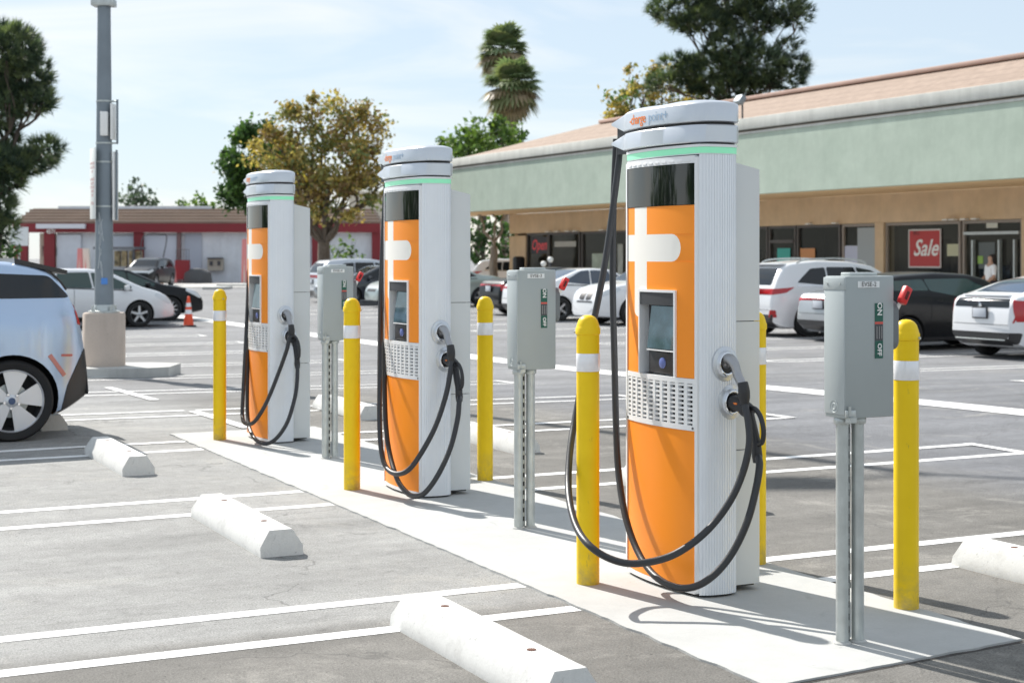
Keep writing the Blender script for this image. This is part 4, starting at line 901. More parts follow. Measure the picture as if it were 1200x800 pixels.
# ------------------------------------------------------------------ inside the shops: ceiling, floor, back wall, lights, racks
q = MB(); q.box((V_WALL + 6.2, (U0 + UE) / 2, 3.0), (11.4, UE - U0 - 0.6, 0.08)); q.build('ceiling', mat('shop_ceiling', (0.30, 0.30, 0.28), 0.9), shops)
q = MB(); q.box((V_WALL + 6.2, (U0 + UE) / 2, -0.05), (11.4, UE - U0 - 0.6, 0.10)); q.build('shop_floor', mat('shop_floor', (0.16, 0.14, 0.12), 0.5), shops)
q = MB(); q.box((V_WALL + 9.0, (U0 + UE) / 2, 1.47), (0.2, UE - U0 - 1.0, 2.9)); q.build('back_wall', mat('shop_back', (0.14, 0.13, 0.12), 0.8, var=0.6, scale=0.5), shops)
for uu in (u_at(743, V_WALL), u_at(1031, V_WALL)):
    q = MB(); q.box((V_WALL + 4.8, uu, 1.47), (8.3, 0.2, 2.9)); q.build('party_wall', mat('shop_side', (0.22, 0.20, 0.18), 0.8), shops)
LMP = mat('ceiling_tube', (0.8, 0.8, 0.8), 0.4, emit=(1.0, 0.97, 0.90), es=4.0)
rn = random.Random(9)
for k in range(13):
    uu = 15.5 + k * 3.1
    for vv in (2.0, 5.0): 
        q = MB(); q.box((V_WALL + vv, uu, 2.945), (0.22, 1.2, 0.03)); q.build('ceiling_light', LMP, shops)
GOODS = [mat('goods_%d' % i, c, 0.7, var=0.7, scale=6) for i, c in enumerate(((0.30, 0.10, 0.09), (0.10, 0.14, 0.24), (0.42, 0.40, 0.34), (0.10, 0.20, 0.12), (0.34, 0.24, 0.12), (0.05, 0.05, 0.06)))]
ORD = 'first second third fourth fifth sixth seventh eighth ninth tenth eleventh twelfth thirteenth fourteenth'.split()
for k in range(14):
    uu = 15.0 + k * 2.75; hh = rn.uniform(1.3, 2.1); o = empty('goods_rack', 'rack of goods inside the shops, the %s counted from the right end' % ORD[k], 'rack', W(uu, V_WALL + rn.uniform(1.6, 3.2), 0.0), AX, 'racks of goods behind the shop windows')
    q = MB()
    for sx in (-0.7, 0.7): q.box((0, sx, hh / 2), (0.4, 0.04, hh))
    for j in range(4): q.box((0, 0, 0.12 + j * (hh - 0.15) / 3.2), (0.42, 1.36, 0.03))
    q.build('shelf_frame', M_FRAMED, o)
    for j in range(3):
        q = MB(); x = -0.64; z0 = 0.14 + j * (hh - 0.15) / 3.2
        while x < 0.56:
            w = rn.uniform(0.08, 0.2); h = rn.uniform(0.2, 0.38); q.box((-0.05, x + w / 2, z0 + h / 2), (0.25, w - 0.02, h)); x += w
        q.build('goods', GOODS[rn.randrange(6)], o)
# ------------------------------------------------------------------ cars
def interp(P, x):
    if x <= P[0][0]: return P[0][1]
    for (a, b), (c, d) in zip(P, P[1:]):
        if x <= c: return b + (d - b) * (x - a) / (c - a)
    return P[-1][1]
def smoothP(P, x, w):
    s = 0; n = 7
    for i in range(n): s += interp(P, x + w * (i - 3) / 3)
    return s / n
SPECS = dict(
 sedan=dict(L=4.8, W=1.83, top=[(0, .62), (.03, .86), (.10, 1.02), (.45, 1.09), (.95, 1.13), (1.7, 1.41), (2.15, 1.45), (2.7, 1.42), (3.6, 1.02), (4.2, .93), (4.6, .80), (4.75, .66), (4.8, .55)],
    belt=[(0, .95), (1.2, .97), (3.6, .90), (4.8, .75)], wx=(1.0, 3.82), wr=.33,
    side=[[(1.12, 1.07), (1.72, 1.36), (2.0, 1.385), (1.95, .985)], [(1.99, .985), (2.03, 1.385), (2.5, 1.37), (2.62, 1.35), (2.68, .965)], [(2.72, .965), (2.66, 1.34), (3.42, 1.02), (3.38, .955)]],
    rear=('top', .98, 1.70, .62), front=('top', 2.74, 3.60, .64), tail=[(.05, .74), (.05, .93), (.55, .98), (.30, .76)], head=[(4.70, .60), (4.25, .82), (4.30, .90), (4.78, .72)]),
 hatch=dict(L=4.5, W=1.77, top=[(0, .60), (.03, .98), (.07, 1.07), (.45, 1.16), (1.0, 1.33), (1.8, 1.47), (2.4, 1.47), (2.9, 1.38), (3.65, 1.02), (4.15, .88), (4.38, .72), (4.5, .52)],
    belt=[(0, 1.0), (.8, 1.02), (3.5, .90), (4.5, .7)], wx=(.88, 3.58), wr=.325,
    side=[[(.85, 1.12), (1.25, 1.32), (1.55, 1.365), (1.50, 1.02)], [(1.54, 1.02), (1.59, 1.37), (2.35, 1.38), (2.42, .985)], [(2.46, .98), (2.40, 1.375), (2.85, 1.30), (3.40, 1.02), (3.36, .95)]],
    rear=('top', .42, 1.30, .56), front=('top', 2.82, 3.66, .60), tail=[(.02, .64), (.03, 1.0), (.34, 1.05), (.14, .92), (.07, .64)], head=[(4.36, .56), (3.95, .78), (4.0, .86), (4.46, .68)]),
 suv=dict(L=4.75, W=1.9, top=[(0, .70), (.03, 1.0), (.10, 1.18), (.32, 1.50), (.50, 1.62), (1.3, 1.69), (2.2, 1.67), (2.8, 1.58), (3.55, 1.16), (4.2, 1.07), (4.58, .94), (4.72, .75), (4.75, .60)],
    belt=[(0, 1.1), (1.0, 1.12), (3.5, 1.04), (4.75, .85)], wx=(.92, 3.80), wr=.37,
    side=[[(.62, 1.20), (1.05, 1.50), (1.45, 1.53), (1.42, 1.13)], [(1.46, 1.13), (1.49, 1.535), (2.25, 1.53), (2.36, 1.11)], [(2.40, 1.11), (2.30, 1.53), (2.72, 1.46), (3.36, 1.16), (3.32, 1.08)]],
    rear=('rear', 1.14, 1.50, .62), front=('top', 2.76, 3.56, .68), tail=[(.0, .93), (.03, 1.06), (.52, 1.10), (.30, .98)], head=[(4.62, .76), (4.15, .94), (4.20, 1.02), (4.72, .88)]),
 compact=dict(L=4.0, W=1.775, top=[(0, .50), (.03, .80), (.06, .98), (.105, 1.18), (.24, 1.40), (.30, 1.44), (.60, 1.52), (1.5, 1.575), (2.3, 1.54), (2.7, 1.45), (3.3, 1.08), (3.7, .95), (3.9, .78), (4.0, .55)],
    belt=[(0, 1.05), (.8, 1.13), (2.2, 1.02), (3.4, .98), (4, .8)], wx=(.655, 3.20), wr=.345, rr=.785,
    side=[[(.150, 1.205), (.33, 1.395), (1.10, 1.43), (1.18, 1.205)], [(1.20, 1.20), (1.13, 1.43), (2.2, 1.44), (2.5, 1.30), (2.9, 1.08), (2.4, 1.06), (1.8, 1.09)]],
    rear=('rear', 1.17, 1.36, .58), front=('top', 2.66, 3.34, .62), tail=[(.0, .97), (.0, 1.17), (.13, 1.17), (.10, .97)], head=[(3.80, .66), (3.5, .84), (3.6, .92), (3.93, .80)]))
WHEEL_DARK = mat('tyre_rubber', (0.018, 0.018, 0.019), 0.85, bump=0.1, bscale=50)
M_RIM = mat('alloy_rim', (0.50, 0.51, 0.53), 0.3, metal=0.8); M_RIMW = mat('machined_rim', (0.68, 0.69, 0.72), 0.3, metal=0.45); M_WELL = mat('wheel_well', (0.012, 0.012, 0.013), 0.9)
M_CGLASS = mat('car_glass', (0.010, 0.014, 0.018), 0.04, spec=0.5); M_CGLASSG = mat('car_glass_green', (0.028, 0.060, 0.055), 0.05, spec=0.7)
M_TAIL = mat('tail_lamp', (0.42, 0.008, 0.012), 0.15, coat=0.6); M_HEAD = mat('head_lamp', (0.62, 0.65, 0.68), 0.12, coat=0.6); M_AMBER = mat('amber', (0.75, 0.30, 0.03), 0.2)
M_PLATE = mat('licence_plate', (0.50, 0.53, 0.58), 0.4); M_BUMP = mat('bumper_black', (0.025, 0.025, 0.027), 0.35)
def paint(name, c, metal=0.0, rough=0.28): return mat(name, c, rough, metal=metal, coat=0.85)
P_WHITE = paint('car_white', (0.74, 0.75, 0.77)); P_SILVER = paint('car_silver', (0.46, 0.48, 0.50), 0.5); P_BLACK = mat('car_black', (0.006, 0.007, 0.009), 0.3, coat=0.12, spec=0.25); P_DBLUE = paint('car_dark_blue', (0.015, 0.022, 0.035)); P_SBLUE = paint('car_silver_blue', (0.42, 0.54, 0.72), 0.45); P_SAGE = paint('car_pale_green', (0.36, 0.42, 0.41), 0.4)

def car_shell(S, cutters=True):
    L, Wd = S['L'], S['W']; xs = set([0.0, L])
    for x, _ in S['top']: xs.add(x)
    x = 0.0
    while x < L: xs.add(round(x, 3)); x += 0.085
    for e in (.015, .03, .06, .1, .15, .22): xs.add(e); xs.add(round(L - e, 3))
    xs = sorted(xs); bm = bmesh.new(); rings = []
    for x in xs:
        e0 = max(0, (0.55 - x) / 0.55); e1 = max(0, (x - (L - 0.85)) / 0.85)
        w = Wd / 2 * (1 - 0.20 * e0 ** 2.6 - 0.30 * e1 ** 2.4) * (1 - 0.02 * math.cos(2 * PI * x / L))
        zb = 0.19 + 0.16 * max(0, (0.35 - x) / 0.35) ** 1.5 + 0.06 * e1 ** 3
        wsm = min(0.09, x * 0.8, (L - x) * 0.8); zt = smoothP(S['top'], x, wsm) if wsm > 0.01 else interp(S['top'], x)
        hb = min(interp(S['belt'], x), zt - 0.045); t = zt - hb
        if hb < zb + 0.2: hb = zb + 0.2 if zt > zb + 0.26 else (zb + zt) / 2
        wt = w * 0.955 - 0.40 * max(0, t - 0.045) ; c = min(0.085, 0.55 * t); 
        pts = [(0, zb), (w * .78, zb), (w * .92, zb + .03), (w * .975, zb + .28 * (hb - zb)), (w * 1.0, zb + .58 * (hb - zb)), (w * .995, zb + .80 * (hb - zb)), (w * .980, zb + .93 * (hb - zb)), (w * .957, hb),
               (w * .957 + (wt - w * .957) * .33, hb + (t - c) * .34), (w * .957 + (wt - w * .957) * .68, hb + (t - c) * .68), (wt, zt - c), (wt - .018, zt - c * .62), (wt - .055, zt - c * .30), (wt - .13, zt - c * .12), (wt * .55, zt - c * .02), (0, zt)]
        row = [bm.verts.new((x, y, z)) for y, z in pts] + [bm.verts.new((x, -y, z)) for y, z in pts[-2:0:-1]]
        rings.append(row)
    n = len(rings[0])
    for a, b in zip(rings, rings[1:]):
        for i in range(n): bm.faces.new([a[i], a[(i + 1) % n], b[(i + 1) % n], b[i]])
    bm.faces.new(rings[0][::-1]); bm.faces.new(rings[-1]); bmesh.ops.recalc_face_normals(bm, faces=bm.faces[:])
    return bm
def cut_wells(bm, S, mats_):
    me = bpy.data.meshes.new('tmp'); bm.to_mesh(me); bm.free()
    for m_ in mats_: me.materials.append(m_)
    me.shade_smooth(); ob = bpy.data.objects.new('tmp', me); COL.objects.link(ob)
    ct = MB(); r = S['wr'] + 0.045
    for wx in S['wx']:
        for s in (1, -1):
            Mx = Matrix.Translation((wx, s * (S['W'] / 2 - 0.12), S['wr'])) @ Matrix.Rotation(PI / 2, 4, 'X')
            ct.lathe([(r, -0.16), (r, 0.16)], 36, Mx)
    for f in ct.bm.faces: f.material_index = 0
    co = ct.build('tmpc', M_WELL)
    md = ob.modifiers.new('b', 'BOOLEAN'); md.operation = 'DIFFERENCE'; md.object = co; md.solver = 'EXACT'; md.material_mode = 'TRANSFER'
    dg = bpy.context.evaluated_depsgraph_get(); out = bpy.data.meshes.new_from_object(ob.evaluated_get(dg))
    bpy.data.objects.remove(ob); bpy.data.objects.remove(co); return out
def patch(src, view, poly, off=0.004, xlim=None, nlim=0.12, sgn=1):
    """a shell piece of the body inside a convex outline, seen along an axis; view: side, top, rear, front"""
    bm = src.copy(); bm.normal_update()
    test = {'side': lambda n: n.y * sgn > nlim, 'top': lambda n: n.z > nlim, 'rear': lambda n: n.x < -nlim, 'front': lambda n: n.x > nlim}[view]
    dele = [f for f in bm.faces if not test(f.normal) or (xlim and not (xlim[0] <= f.calc_center_median().x <= xlim[1]))]
    bmesh.ops.delete(bm, geom=dele, context='FACES')
    cx = sum(p[0] for p in poly) / len(poly); cy = sum(p[1] for p in poly) / len(poly)
    for (a, b), (c, d) in zip(poly, poly[1:] + poly[:1]):
        nx, ny = (d - b), -(c - a); l = math.hypot(nx, ny)
        if l < 1e-6: continue
        if nx * (cx - a) + ny * (cy - b) > 0: nx, ny = -nx, -ny
        co = {'side': (a, 0, b), 'top': (a, b, 0), 'rear': (0, a, b), 'front': (0, a, b)}[view]; no = {'side': (nx, 0, ny), 'top': (nx, ny, 0), 'rear': (0, nx, ny), 'front': (0, nx, ny)}[view]
        bmesh.ops.bisect_plane(bm, geom=bm.verts[:] + bm.edges[:] + bm.faces[:], plane_co=co, plane_no=no, clear_outer=True, dist=1e-5)
    if not bm.faces: bm.free(); return None
    for f in bm.faces: f.material_index = 0
    bm.normal_update(); mv = [(v, v.normal.copy()) for v in bm.verts]
    be = [e for e in bm.edges if e.is_boundary]; r = bmesh.ops.extrude_edge_only(bm, edges=be); nv = {v for v in r['geom'] if isinstance(v, bmesh.types.BMVert)}
    orig = {}
    for v, nrm in mv: orig[v.co.copy().freeze()] = nrm
    for v in nv: v.co = v.co - orig.get(v.co.copy().freeze(), Vector()) * 0.012
    for v, nrm in mv: v.co = v.co + nrm * off
    return bm
def round_poly(P, r=0.03, n=3):
    out = []; N = len(P)
    for i in range(N):
        a, b, c = Vector(P[i - 1]), Vector(P[i]), Vector(P[(i + 1) % N]); d1 = (a - b); d2 = (c - b); k = min(r, d1.length * .4, d2.length * .4)
        p0 = b + d1.normalized() * k; p1 = b + d2.normalized() * k
        for j in range(n + 1):
            t = j / n; q = p0 * (1 - t) ** 2 + b * 2 * t * (1 - t) + p1 * t * t; out.append((q.x, q.y))
    return out
def build_bm(bm, name, m, parent, smooth=40, norm=False):
    mb = MB(); mb.bm.free(); mb.bm = bm; return mb.build(name, m, parent, smooth=smooth, norm=norm)
def rim_mesh(r, spokes, style):
    q = MB(); Mx = Matrix.Rotation(PI / 2, 4, 'X')      # axis along y; outer face towards -y
    q.lathe([(r * .97, -0.06), (r * 1.0, 0.085), (r * .955, 0.092), (r * .93, 0.075), (r * .90, -0.05)], 40, Mx, caps=False)
    q.lathe([(r * .22, 0.02), (r * .22, 0.068), (r * .15, 0.082), (0, 0.084)], 20, Mx, caps=False)
    for k in range(spokes):
        a = 2 * PI * k / spokes + 0.31
        if style == 'blade':
            prof = [(r * .16, -.05 * r / .23), (r * .5, -.10 * r / .23), (r * .94, -.30 * r / .235 * .42), (r * .94, .30 * r / .235 * .42), (r * .5, .10 * r / .23), (r * .16, .05 * r / .23)]
            prof = [(r * .14, -r * .10), (r * .93, -r * .40), (r * .965, 0.0), (r * .93, r * .40), (r * .14, r * .10)]
        elif style == 'thin': prof = [(r * .15, -r * .07), (r * .93, -r * .045), (r * .93, r * .045), (r * .15, r * .07)]
        else: prof = [(r * .15, -r * .14), (r * .93, -r * .11), (r * .93, r * .11), (r * .15, r * .14)]
        q.prism(prof, 0.045, 0.066 if style != 'blade' else 0.072, Mx @ Matrix.Rotation(a, 4, 'Z'))
    return q
def make_car(kind, name, label, cat, P, loc, rz, group=None, glass=None, rim='five', rimm=None, zs=1.0, plate=None, extra=None, full=True, cladding=False, trim_low=True):
    S = SPECS[kind]; glass = glass or M_CGLASS; rimm = rimm or M_RIM
    root = empty(name, label, cat, loc, rz, group); root.scale = (1, 1, zs)
    me = cut_wells(car_shell(S), S, [P, M_WELL]); me.name = 'body'
    try: me.set_sharp_from_angle(angle=R(38))
    except Exception: pass
    if len(me.materials) < 2: me.materials.append(M_WELL)
    body = bpy.data.objects.new('body', me); COL.objects.link(body); body.parent = root
    src = bmesh.new(); src.from_mesh(me)
    dele = [f for f in src.faces if f.material_index != 0]; bmesh.ops.delete(src, geom=dele, context='FACES')
    L, Wd = S['L'], S['W']
    for s in (1, -1):
        for poly in S['side']:
            b = patch(src, 'side', round_poly(poly, 0.045), 0.004, sgn=s)
            if b: build_bm(b, 'side_window', glass, root)
        if trim_low:
            b = patch(src, 'side', [(0.3, 0.0), (L - 0.3, 0.0), (L - 0.3, 0.275), (0.3, 0.275)], 0.005, sgn=s, xlim=(S['wx'][0] + S['wr'], S['wx'][1] - S['wr']))
            if b: build_bm(b, 'side_sill', M_BUMP, root)
        b = patch(src, 'side', round_poly(S['tail'], 0.02), 0.005, sgn=s, nlim=-0.02)
        if b: build_bm(b, 'tail_lamp', M_TAIL, root)
        b = patch(src, 'side', round_poly(S['head'], 0.03), 0.005, sgn=s, nlim=0.0)
        if b: build_bm(b, 'headlight', M_HEAD, root)
        lo_ = min(p[0] for P_ in S['side'] for p in P_); hi_ = max(p[0] for P_ in S['side'] for p in P_); ns = 6
        for i in range(ns if kind != 'compact' else 0):
            xa, xb = lo_ + (hi_ - lo_) * i / ns, lo_ + (hi_ - lo_) * (i + 1) / ns; za_, zb_ = interp(S['belt'], xa), interp(S['belt'], xb)
            b = patch(src, 'side', [(xa, za_ + .004), (xb, zb_ + .004), (xb, zb_ + .030), (xa, za_ + .030)], 0.006, sgn=s)
            if b and full:
                if i == 0: bm_ = b
                else:
                    t_ = bpy.data.meshes.new('t'); b.to_mesh(t_); b.free(); bm_.from_mesh(t_); bpy.data.meshes.remove(t_)
        if kind != 'compact' and full: build_bm(bm_, 'belt_moulding', M_CHROME if kind == 'suv' else M_BUMP, root)
        # door seams and handle
        sm = None
        q = MB()
        for dx in ((1.95, 2.70) if kind != 'compact' else (1.2,)):
            yy = Wd / 2 * 0.985
            q.box((dx + 0.18, s * (yy + 0.002), interp(S['belt'], dx) - 0.10), (0.17, 0.035, 0.025), bevel=0.008)
        if full: q.build('door_handle', P, root)
        else: q.bm.free()
        for dx in ((1.97, 2.70) if kind != 'compact' else (1.18, 2.1)):
            b = patch(src, 'side', [(dx - 0.005, 0.28), (dx + 0.005, 0.28), (dx + 0.008, interp(S['belt'], dx) + 0.02), (dx - 0.002, interp(S['belt'], dx) + 0.02)], 0.0015, sgn=s)
            if b and full: build_bm(b, 'door_seam', M_WELL, root)
        mx = S['front'][2] - 0.42
        q = MB(); q.box((mx, s * (Wd / 2 + 0.09), interp(S['belt'], mx) + 0.08), (0.12, 0.20, 0.13), bevel=0.035); q.build('mirror', P, root)
    v = S['rear']
    if v[0] == 'top': b = patch(src, 'top', round_poly([(v[1], -v[3]), (v[2], -v[3] * .92), (v[2], v[3] * .92), (v[1], v[3])], 0.05), 0.004, nlim=0.2)
    else: b = patch(src, 'rear', round_poly([(-v[3], v[1]), (v[3], v[1]), (v[3] * .90, v[2]), (-v[3] * .90, v[2])], 0.05), 0.004, nlim=0.15, xlim=(0, 1.2))
    if b: build_bm(b, 'rear_window', glass, root)
    v = S['front']; b = patch(src, 'top', round_poly([(v[1], -v[3] * .88), (v[2], -v[3] * 1.06), (v[2], v[3] * 1.06), (v[1], v[3] * .88)], 0.05), 0.004, nlim=0.2)
    if b: build_bm(b, 'windshield', glass, root)
    b = patch(src, 'rear', [(-.62, .25), (.62, .25), (.70, .46), (-.70, .46)], 0.006, xlim=(0, .4), nlim=0.1)
    if b: build_bm(b, 'rear_bumper', M_BUMP, root)
    b = patch(src, 'front', round_poly([(-.45, .27), (.45, .27), (.52, .44), (-.52, .44)], 0.04), 0.005, xlim=(L - .6, L), nlim=0.1)
    if b: build_bm(b, 'air_intake', M_BLACK, root)
    b = patch(src, 'front', round_poly([(-.36, .52), (.36, .52), (.42, .64), (-.42, .64)], 0.04), 0.005, xlim=(L - .6, L), nlim=0.05)
    if b: build_bm(b, 'grille', M_BLACK, root)
    q = MB(); q.box((-0.022, 0, S.get('pz', .80)), (0.02, .32, .16), bevel=0.004); pl = q.build('licence_plate', M_PLATE, root); q = MB(); q.box((-0.008, 0, S.get('pz', .80)), (0.02, .37, .20), bevel=0.004); q.build('plate_frame', M_BUMP, pl)
    if full:
        b = patch(src, 'rear', [(-.66, .60), (.66, .60), (.66, .608), (-.66, .608)], 0.002, xlim=(0, .4)); 
        if b: build_bm(b, 'boot_seam', M_WELL, root)
    if extra: extra(root, src, body, S)
    src.free()
    r = S['wr']; tw = 0.215
    for wx in S['wx']:
        for s in (1, -1):
            Mx = Matrix.Rotation(PI / 2, 4, 'X')
            wroot = bpy.data.objects.new('wheel', None); 
            q = MB(); q.lathe([(r * .66, -0.10), (r * .90, -0.105), (r * .985, -0.085), (r, -0.05), (r, 0.05), (r * .985, 0.085), (r * (S.get('rr', .70) + .15), 0.107), (r * (S.get('rr', .70) + .01), 0.100), (r * (S.get('rr', .70) - .025), 0.085), (r * .64, 0.0), (r * .64, -0.09)], 48, Mx, caps=False)
            q.lathe([(r * .66, -0.02), (0.0, -0.01)], 30, Mx, caps=False)
            w = q.build('wheel', WHEEL_DARK, root, smooth=50); w.location = (wx, s * (Wd / 2 - 0.125), r); w.rotation_euler = (0, wx * 2.1, 0 if s < 0 else PI)
            ri = rim_mesh(r * S.get('rr', .70), {'five': 5, 'thin': 10, 'blade': 5}[rim], rim).build('rim', rimm, w, smooth=40)
            if rim == 'blade':
                h = MB(); h.lathe([(0.03, 0.084), (0.028, 0.092), (0, 0.093)], 20, Mx); h.build('hub_cap', mat('hub_blue', (0.06, 0.10, 0.20), 0.3), w)
                h = MB()
                for k in range(5):
                    a = 2 * PI * k / 5 + 0.31 + PI / 5; h.lathe([(0.0, .074), (.012, .074), (.010, .09), (0, .09)], 10, Mx @ Matrix.Translation((0.062 * math.cos(a), 0.062 * math.sin(a), 0)))
                h.build('wheel_bolt', M_CHROME, w)
                h = MB(); h.lathe([(r * .42, -0.0), (r * .42, 0.02), (0.05, 0.025)], 30, Mx, caps=False); h.build('brake_disc', M_GALV, w)
    return root
FWD = AX                # nose towards +v
BACK = AX + PI          # nose towards -v
def place(u, v): X, Y = XY(u, v); return Vector((X, Y, gz(X, Y)))

def compact_extra(root, src, body, S):
    b = patch(src, 'top', round_poly([(.17, -.60), (.36, -.62), (.36, .62), (.17, .60)], 0.03), 0.018, nlim=0.1, xlim=(.1, .5))
    if b: build_bm(b, 'spoiler', M_BUMP, root)
    sp = MB(); 
    V = []
    for y in (-.60, -.3, 0, .3, .60):
        k = 1 - abs(y) / 3; V.append([sp.bm.verts.new(p) for p in ((.16, y, 1.405), (.155, y, 1.44), (.60, y * 1.0, 1.545), (.60, y, 1.50))])
    for a, c in zip(V, V[1:]):
        for i in range(4): sp.face([a[i], a[(i + 1) % 4], c[(i + 1) % 4], c[i]])
    sp.face(V[0]); sp.face(V[-1][::-1]); sp.build('spoiler_lip', M_BUMP, root)
    for s in (1, -1):
        for poly in ([(-.02, .2), (-.02, .76), (.045, .76), (.19, .46), (.25, .2)],):
            b = patch(src, 'side', poly, 0.006, sgn=s, nlim=-0.05)
            if b: build_bm(b, 'bumper_corner', M_BUMP, root)
        # black arch lip, red side reflector, sticker
        lip = MB(); r = S['wr'] + 0.045; wx = S['wx'][0]
        b = patch(src, 'side', [(.335, .735), (.365, .715), (.235, .535), (.205, .555)], 0.006, sgn=s)
        if b: build_bm(b, 'side_reflector', mat('reflector_red', (0.55, 0.22, 0.19), 0.25), root)
        b = patch(src, 'side', [(.13, .50), (.17, .56), (.15, .70), (.13, .70)], 0.0075, sgn=s)
        for k, (z, c) in enumerate(((.735, mat('sticker_red', (0.50, 0.14, 0.12), 0.4)),)):
            b2 = patch(src, 'side', round_poly([(.15 + .02 * k, z - .03), (.25, z - .026), (.25, z - .006), (.15 + .02 * k, z - .01)], 0.008), 0.005, sgn=s)
            if b2: build_bm(b2, 'sticker', c, root)
        if b: b.free()
    b = patch(src, 'rear', [(-.9, .20), (.9, .20), (.9, .74), (-.9, .74)], 0.004, xlim=(0, .12), nlim=0.6)
    if b: build_bm(b, 'rear_bumper', M_BUMP, root)
    b = patch(src, 'rear', round_poly([(-.66, .80), (.66, .80), (.62, 1.19), (-.62, 1.19)], 0.03), 0.005, xlim=(0, .5), nlim=0.25)
    if b: build_bm(b, 'tailgate', M_BLACKGLASS, root)
rail = None
make_car('compact', 'compact_hatchback', 'silver blue compact hatchback with black bumper, cut by the left edge', 'car', P_SBLUE, place(13.62 + 0.80, 2.64), BACK, 'parked cars', rim='blade', rimm=M_RIMW, extra=compact_extra)

def prius_extra(root, src, body, S):
    b = patch(src, 'rear', round_poly([(-.66, .90), (.66, .90), (.62, 1.045), (-.62, 1.045)], 0.03), 0.006, xlim=(0, .25), nlim=0.2)
    if b: build_bm(b, 'lower_rear_glass', M_CGLASS, root)
    b = patch(src, 'rear', round_poly([(-.74, .28), (.74, .28), (.80, .47), (-.80, .47)], 0.03), 0.008, xlim=(0, .5), nlim=0.1)
    if b: build_bm(b, 'bumper_cover', M_BUMP, root)
    q = MB(); q.box((-0.014, 0, .345), (0.02, 1.2, .02), bevel=.004); q.build('bumper_strip', M_GALV, root)
    q = MB(); q.lathe([(.035, 0), (.035, .01), (.025, .012), (.023, .004), (0, .004)], 16, Matrix.Translation((-.0, 0, .93)) @ Matrix.Rotation(-PI / 2, 4, 'Y')); q.build('badge', M_CHROME, root)
    q = MB(); q.box((.16, 0, 1.10), (.10, 1.1, .03), bevel=.01); q.build('spoiler', P_WHITE, root)
    for s in (1, -1):
        b = patch(src, 'rear', [(s * .76, .66), (s * .84, .66), (s * .86, 1.0), (s * .70, 1.03)], 0.007, xlim=(0, .4), nlim=0.1)
        if b: build_bm(b, 'tail_lamp', M_TAIL, root)
make_car('hatch', 'hatchback', 'white hybrid hatchback with split rear glass, cut by the right edge', 'car', P_WHITE, place(19.75 + .88, 19.2), FWD, 'parked cars', glass=mat('glass_bluish', (0.02, 0.045, 0.09), 0.05, spec=0.9), extra=prius_extra)
make_car('compact', 'black_hatchback', 'black two door hatchback parked left of the white hybrid', 'car', P_BLACK, place(22.65 + .88, 18.7), FWD, 'parked cars', glass=M_CGLASSG, zs=0.94)
make_car('sedan', 'silver_sedan', 'silver grey sedan whose red tail lamp shows just left of the nearest disconnect box', 'car', P_SILVER, place(25.2 + .9, 19.9), FWD, 'parked cars', zs=0.97)
def suv_extra(root, src, body, S):
    for s in (1, -1):
        q = MB(); q.tube(spline([(.75, s * .66, 1.63), (1.0, s * .66, 1.70), (1.8, s * .65, 1.725), (2.5, s * .64, 1.68), (2.7, s * .63, 1.60)], 5), 0.018, 8); q.build('roof_rail', M_GALV, root)
        b = patch(src, 'rear', round_poly([(s * .66, .44), (s * .80, .44), (s * .80, .60), (s * .70, .60)], .02), 0.007, xlim=(0, .5), nlim=.1)
        if b: build_bm(b, 'reflector', M_TAIL, root)
    b = patch(src, 'rear', [(-.7, .22), (.7, .22), (.76, .50), (-.76, .50)], 0.008, xlim=(0, .4), nlim=.1)
    if b: build_bm(b, 'rear_diffuser', M_BUMP, root)
    q = MB(); q.box((.42, 0, 1.60), (.20, 1.2, .035), bevel=.012); q.build('spoiler', P_WHITE, root)
make_car('suv', 'crossover', 'white crossover with red tail lamps right of the nearest charger', 'car', P_WHITE, place(27.7 + .95, 20.0), FWD, 'parked cars', rim='five', extra=suv_extra)
def kidney(root, src, body, S):
    for s in (1, -1):
        b = patch(src, 'front', round_poly([(s * .04, .66), (s * .30, .68), (s * .32, .90), (s * .04, .92)], 0.05), 0.008, xlim=(S['L'] - .7, S['L']), nlim=0.02)
        if b: build_bm(b, 'kidney_grille', M_BLACK, root)
    b = patch(src, 'front', round_poly([(-.62, .34), (.62, .34), (.62, .50), (-.62, .50)], 0.04), 0.008, xlim=(S['L'] - .7, S['L']), nlim=0.05)
    if b: build_bm(b, 'lower_intake', M_BLACK, root)
make_car('suv', 'white_suv', 'white crossover with its double grille facing out, left of the nearest charger', 'car', P_WHITE, place(34.3 + .95, 19.4 + 4.75), BACK, 'parked cars', extra=kidney, zs=0.97)
make_car('sedan', 'pale_silver_sedan', 'pale silver sedan right behind the middle disconnect box', 'car', P_WHITE, place(37.5 + .9, 18.9), FWD, 'parked cars', glass=mat('glass_blue', (0.03, 0.05, 0.08), 0.05, spec=0.9))
make_car('sedan', 'dark_sedan', 'dark sedan with glowing red tail lamp just right of the middle charger', 'car', P_BLACK, place(41.4 + .9, 20.0), FWD, 'parked cars', glass=mat('glass_pale', (0.05, 0.07, 0.10), 0.05, spec=0.9))
make_car('sedan', 'pale_green_sedan', 'pale green grey sedan with its nose showing left of the middle charger', 'car', P_SAGE, place(49.7 + .9, 19.4 + 4.8), BACK, 'parked cars')
make_car('sedan', 'dark_blue_sedan', 'dark blue sedan behind the far disconnect box, nose towards the chargers', 'car', P_DBLUE, place(52.9 + .9, 18.6 + 4.8), BACK, 'parked cars')
make_car('suv', 'silver_suv', 'silver white sport utility car under the sycamore', 'car', paint('car_silver_white', (0.60, 0.64, 0.70), 0.2), place(56.0 + .95, 19.4), FWD, 'parked cars')
make_car('suv', 'white_van', 'white van seen through the passage beside the shops', 'van', P_WHITE, at(553, 74), 0.0, 'parked cars', zs=0.98)
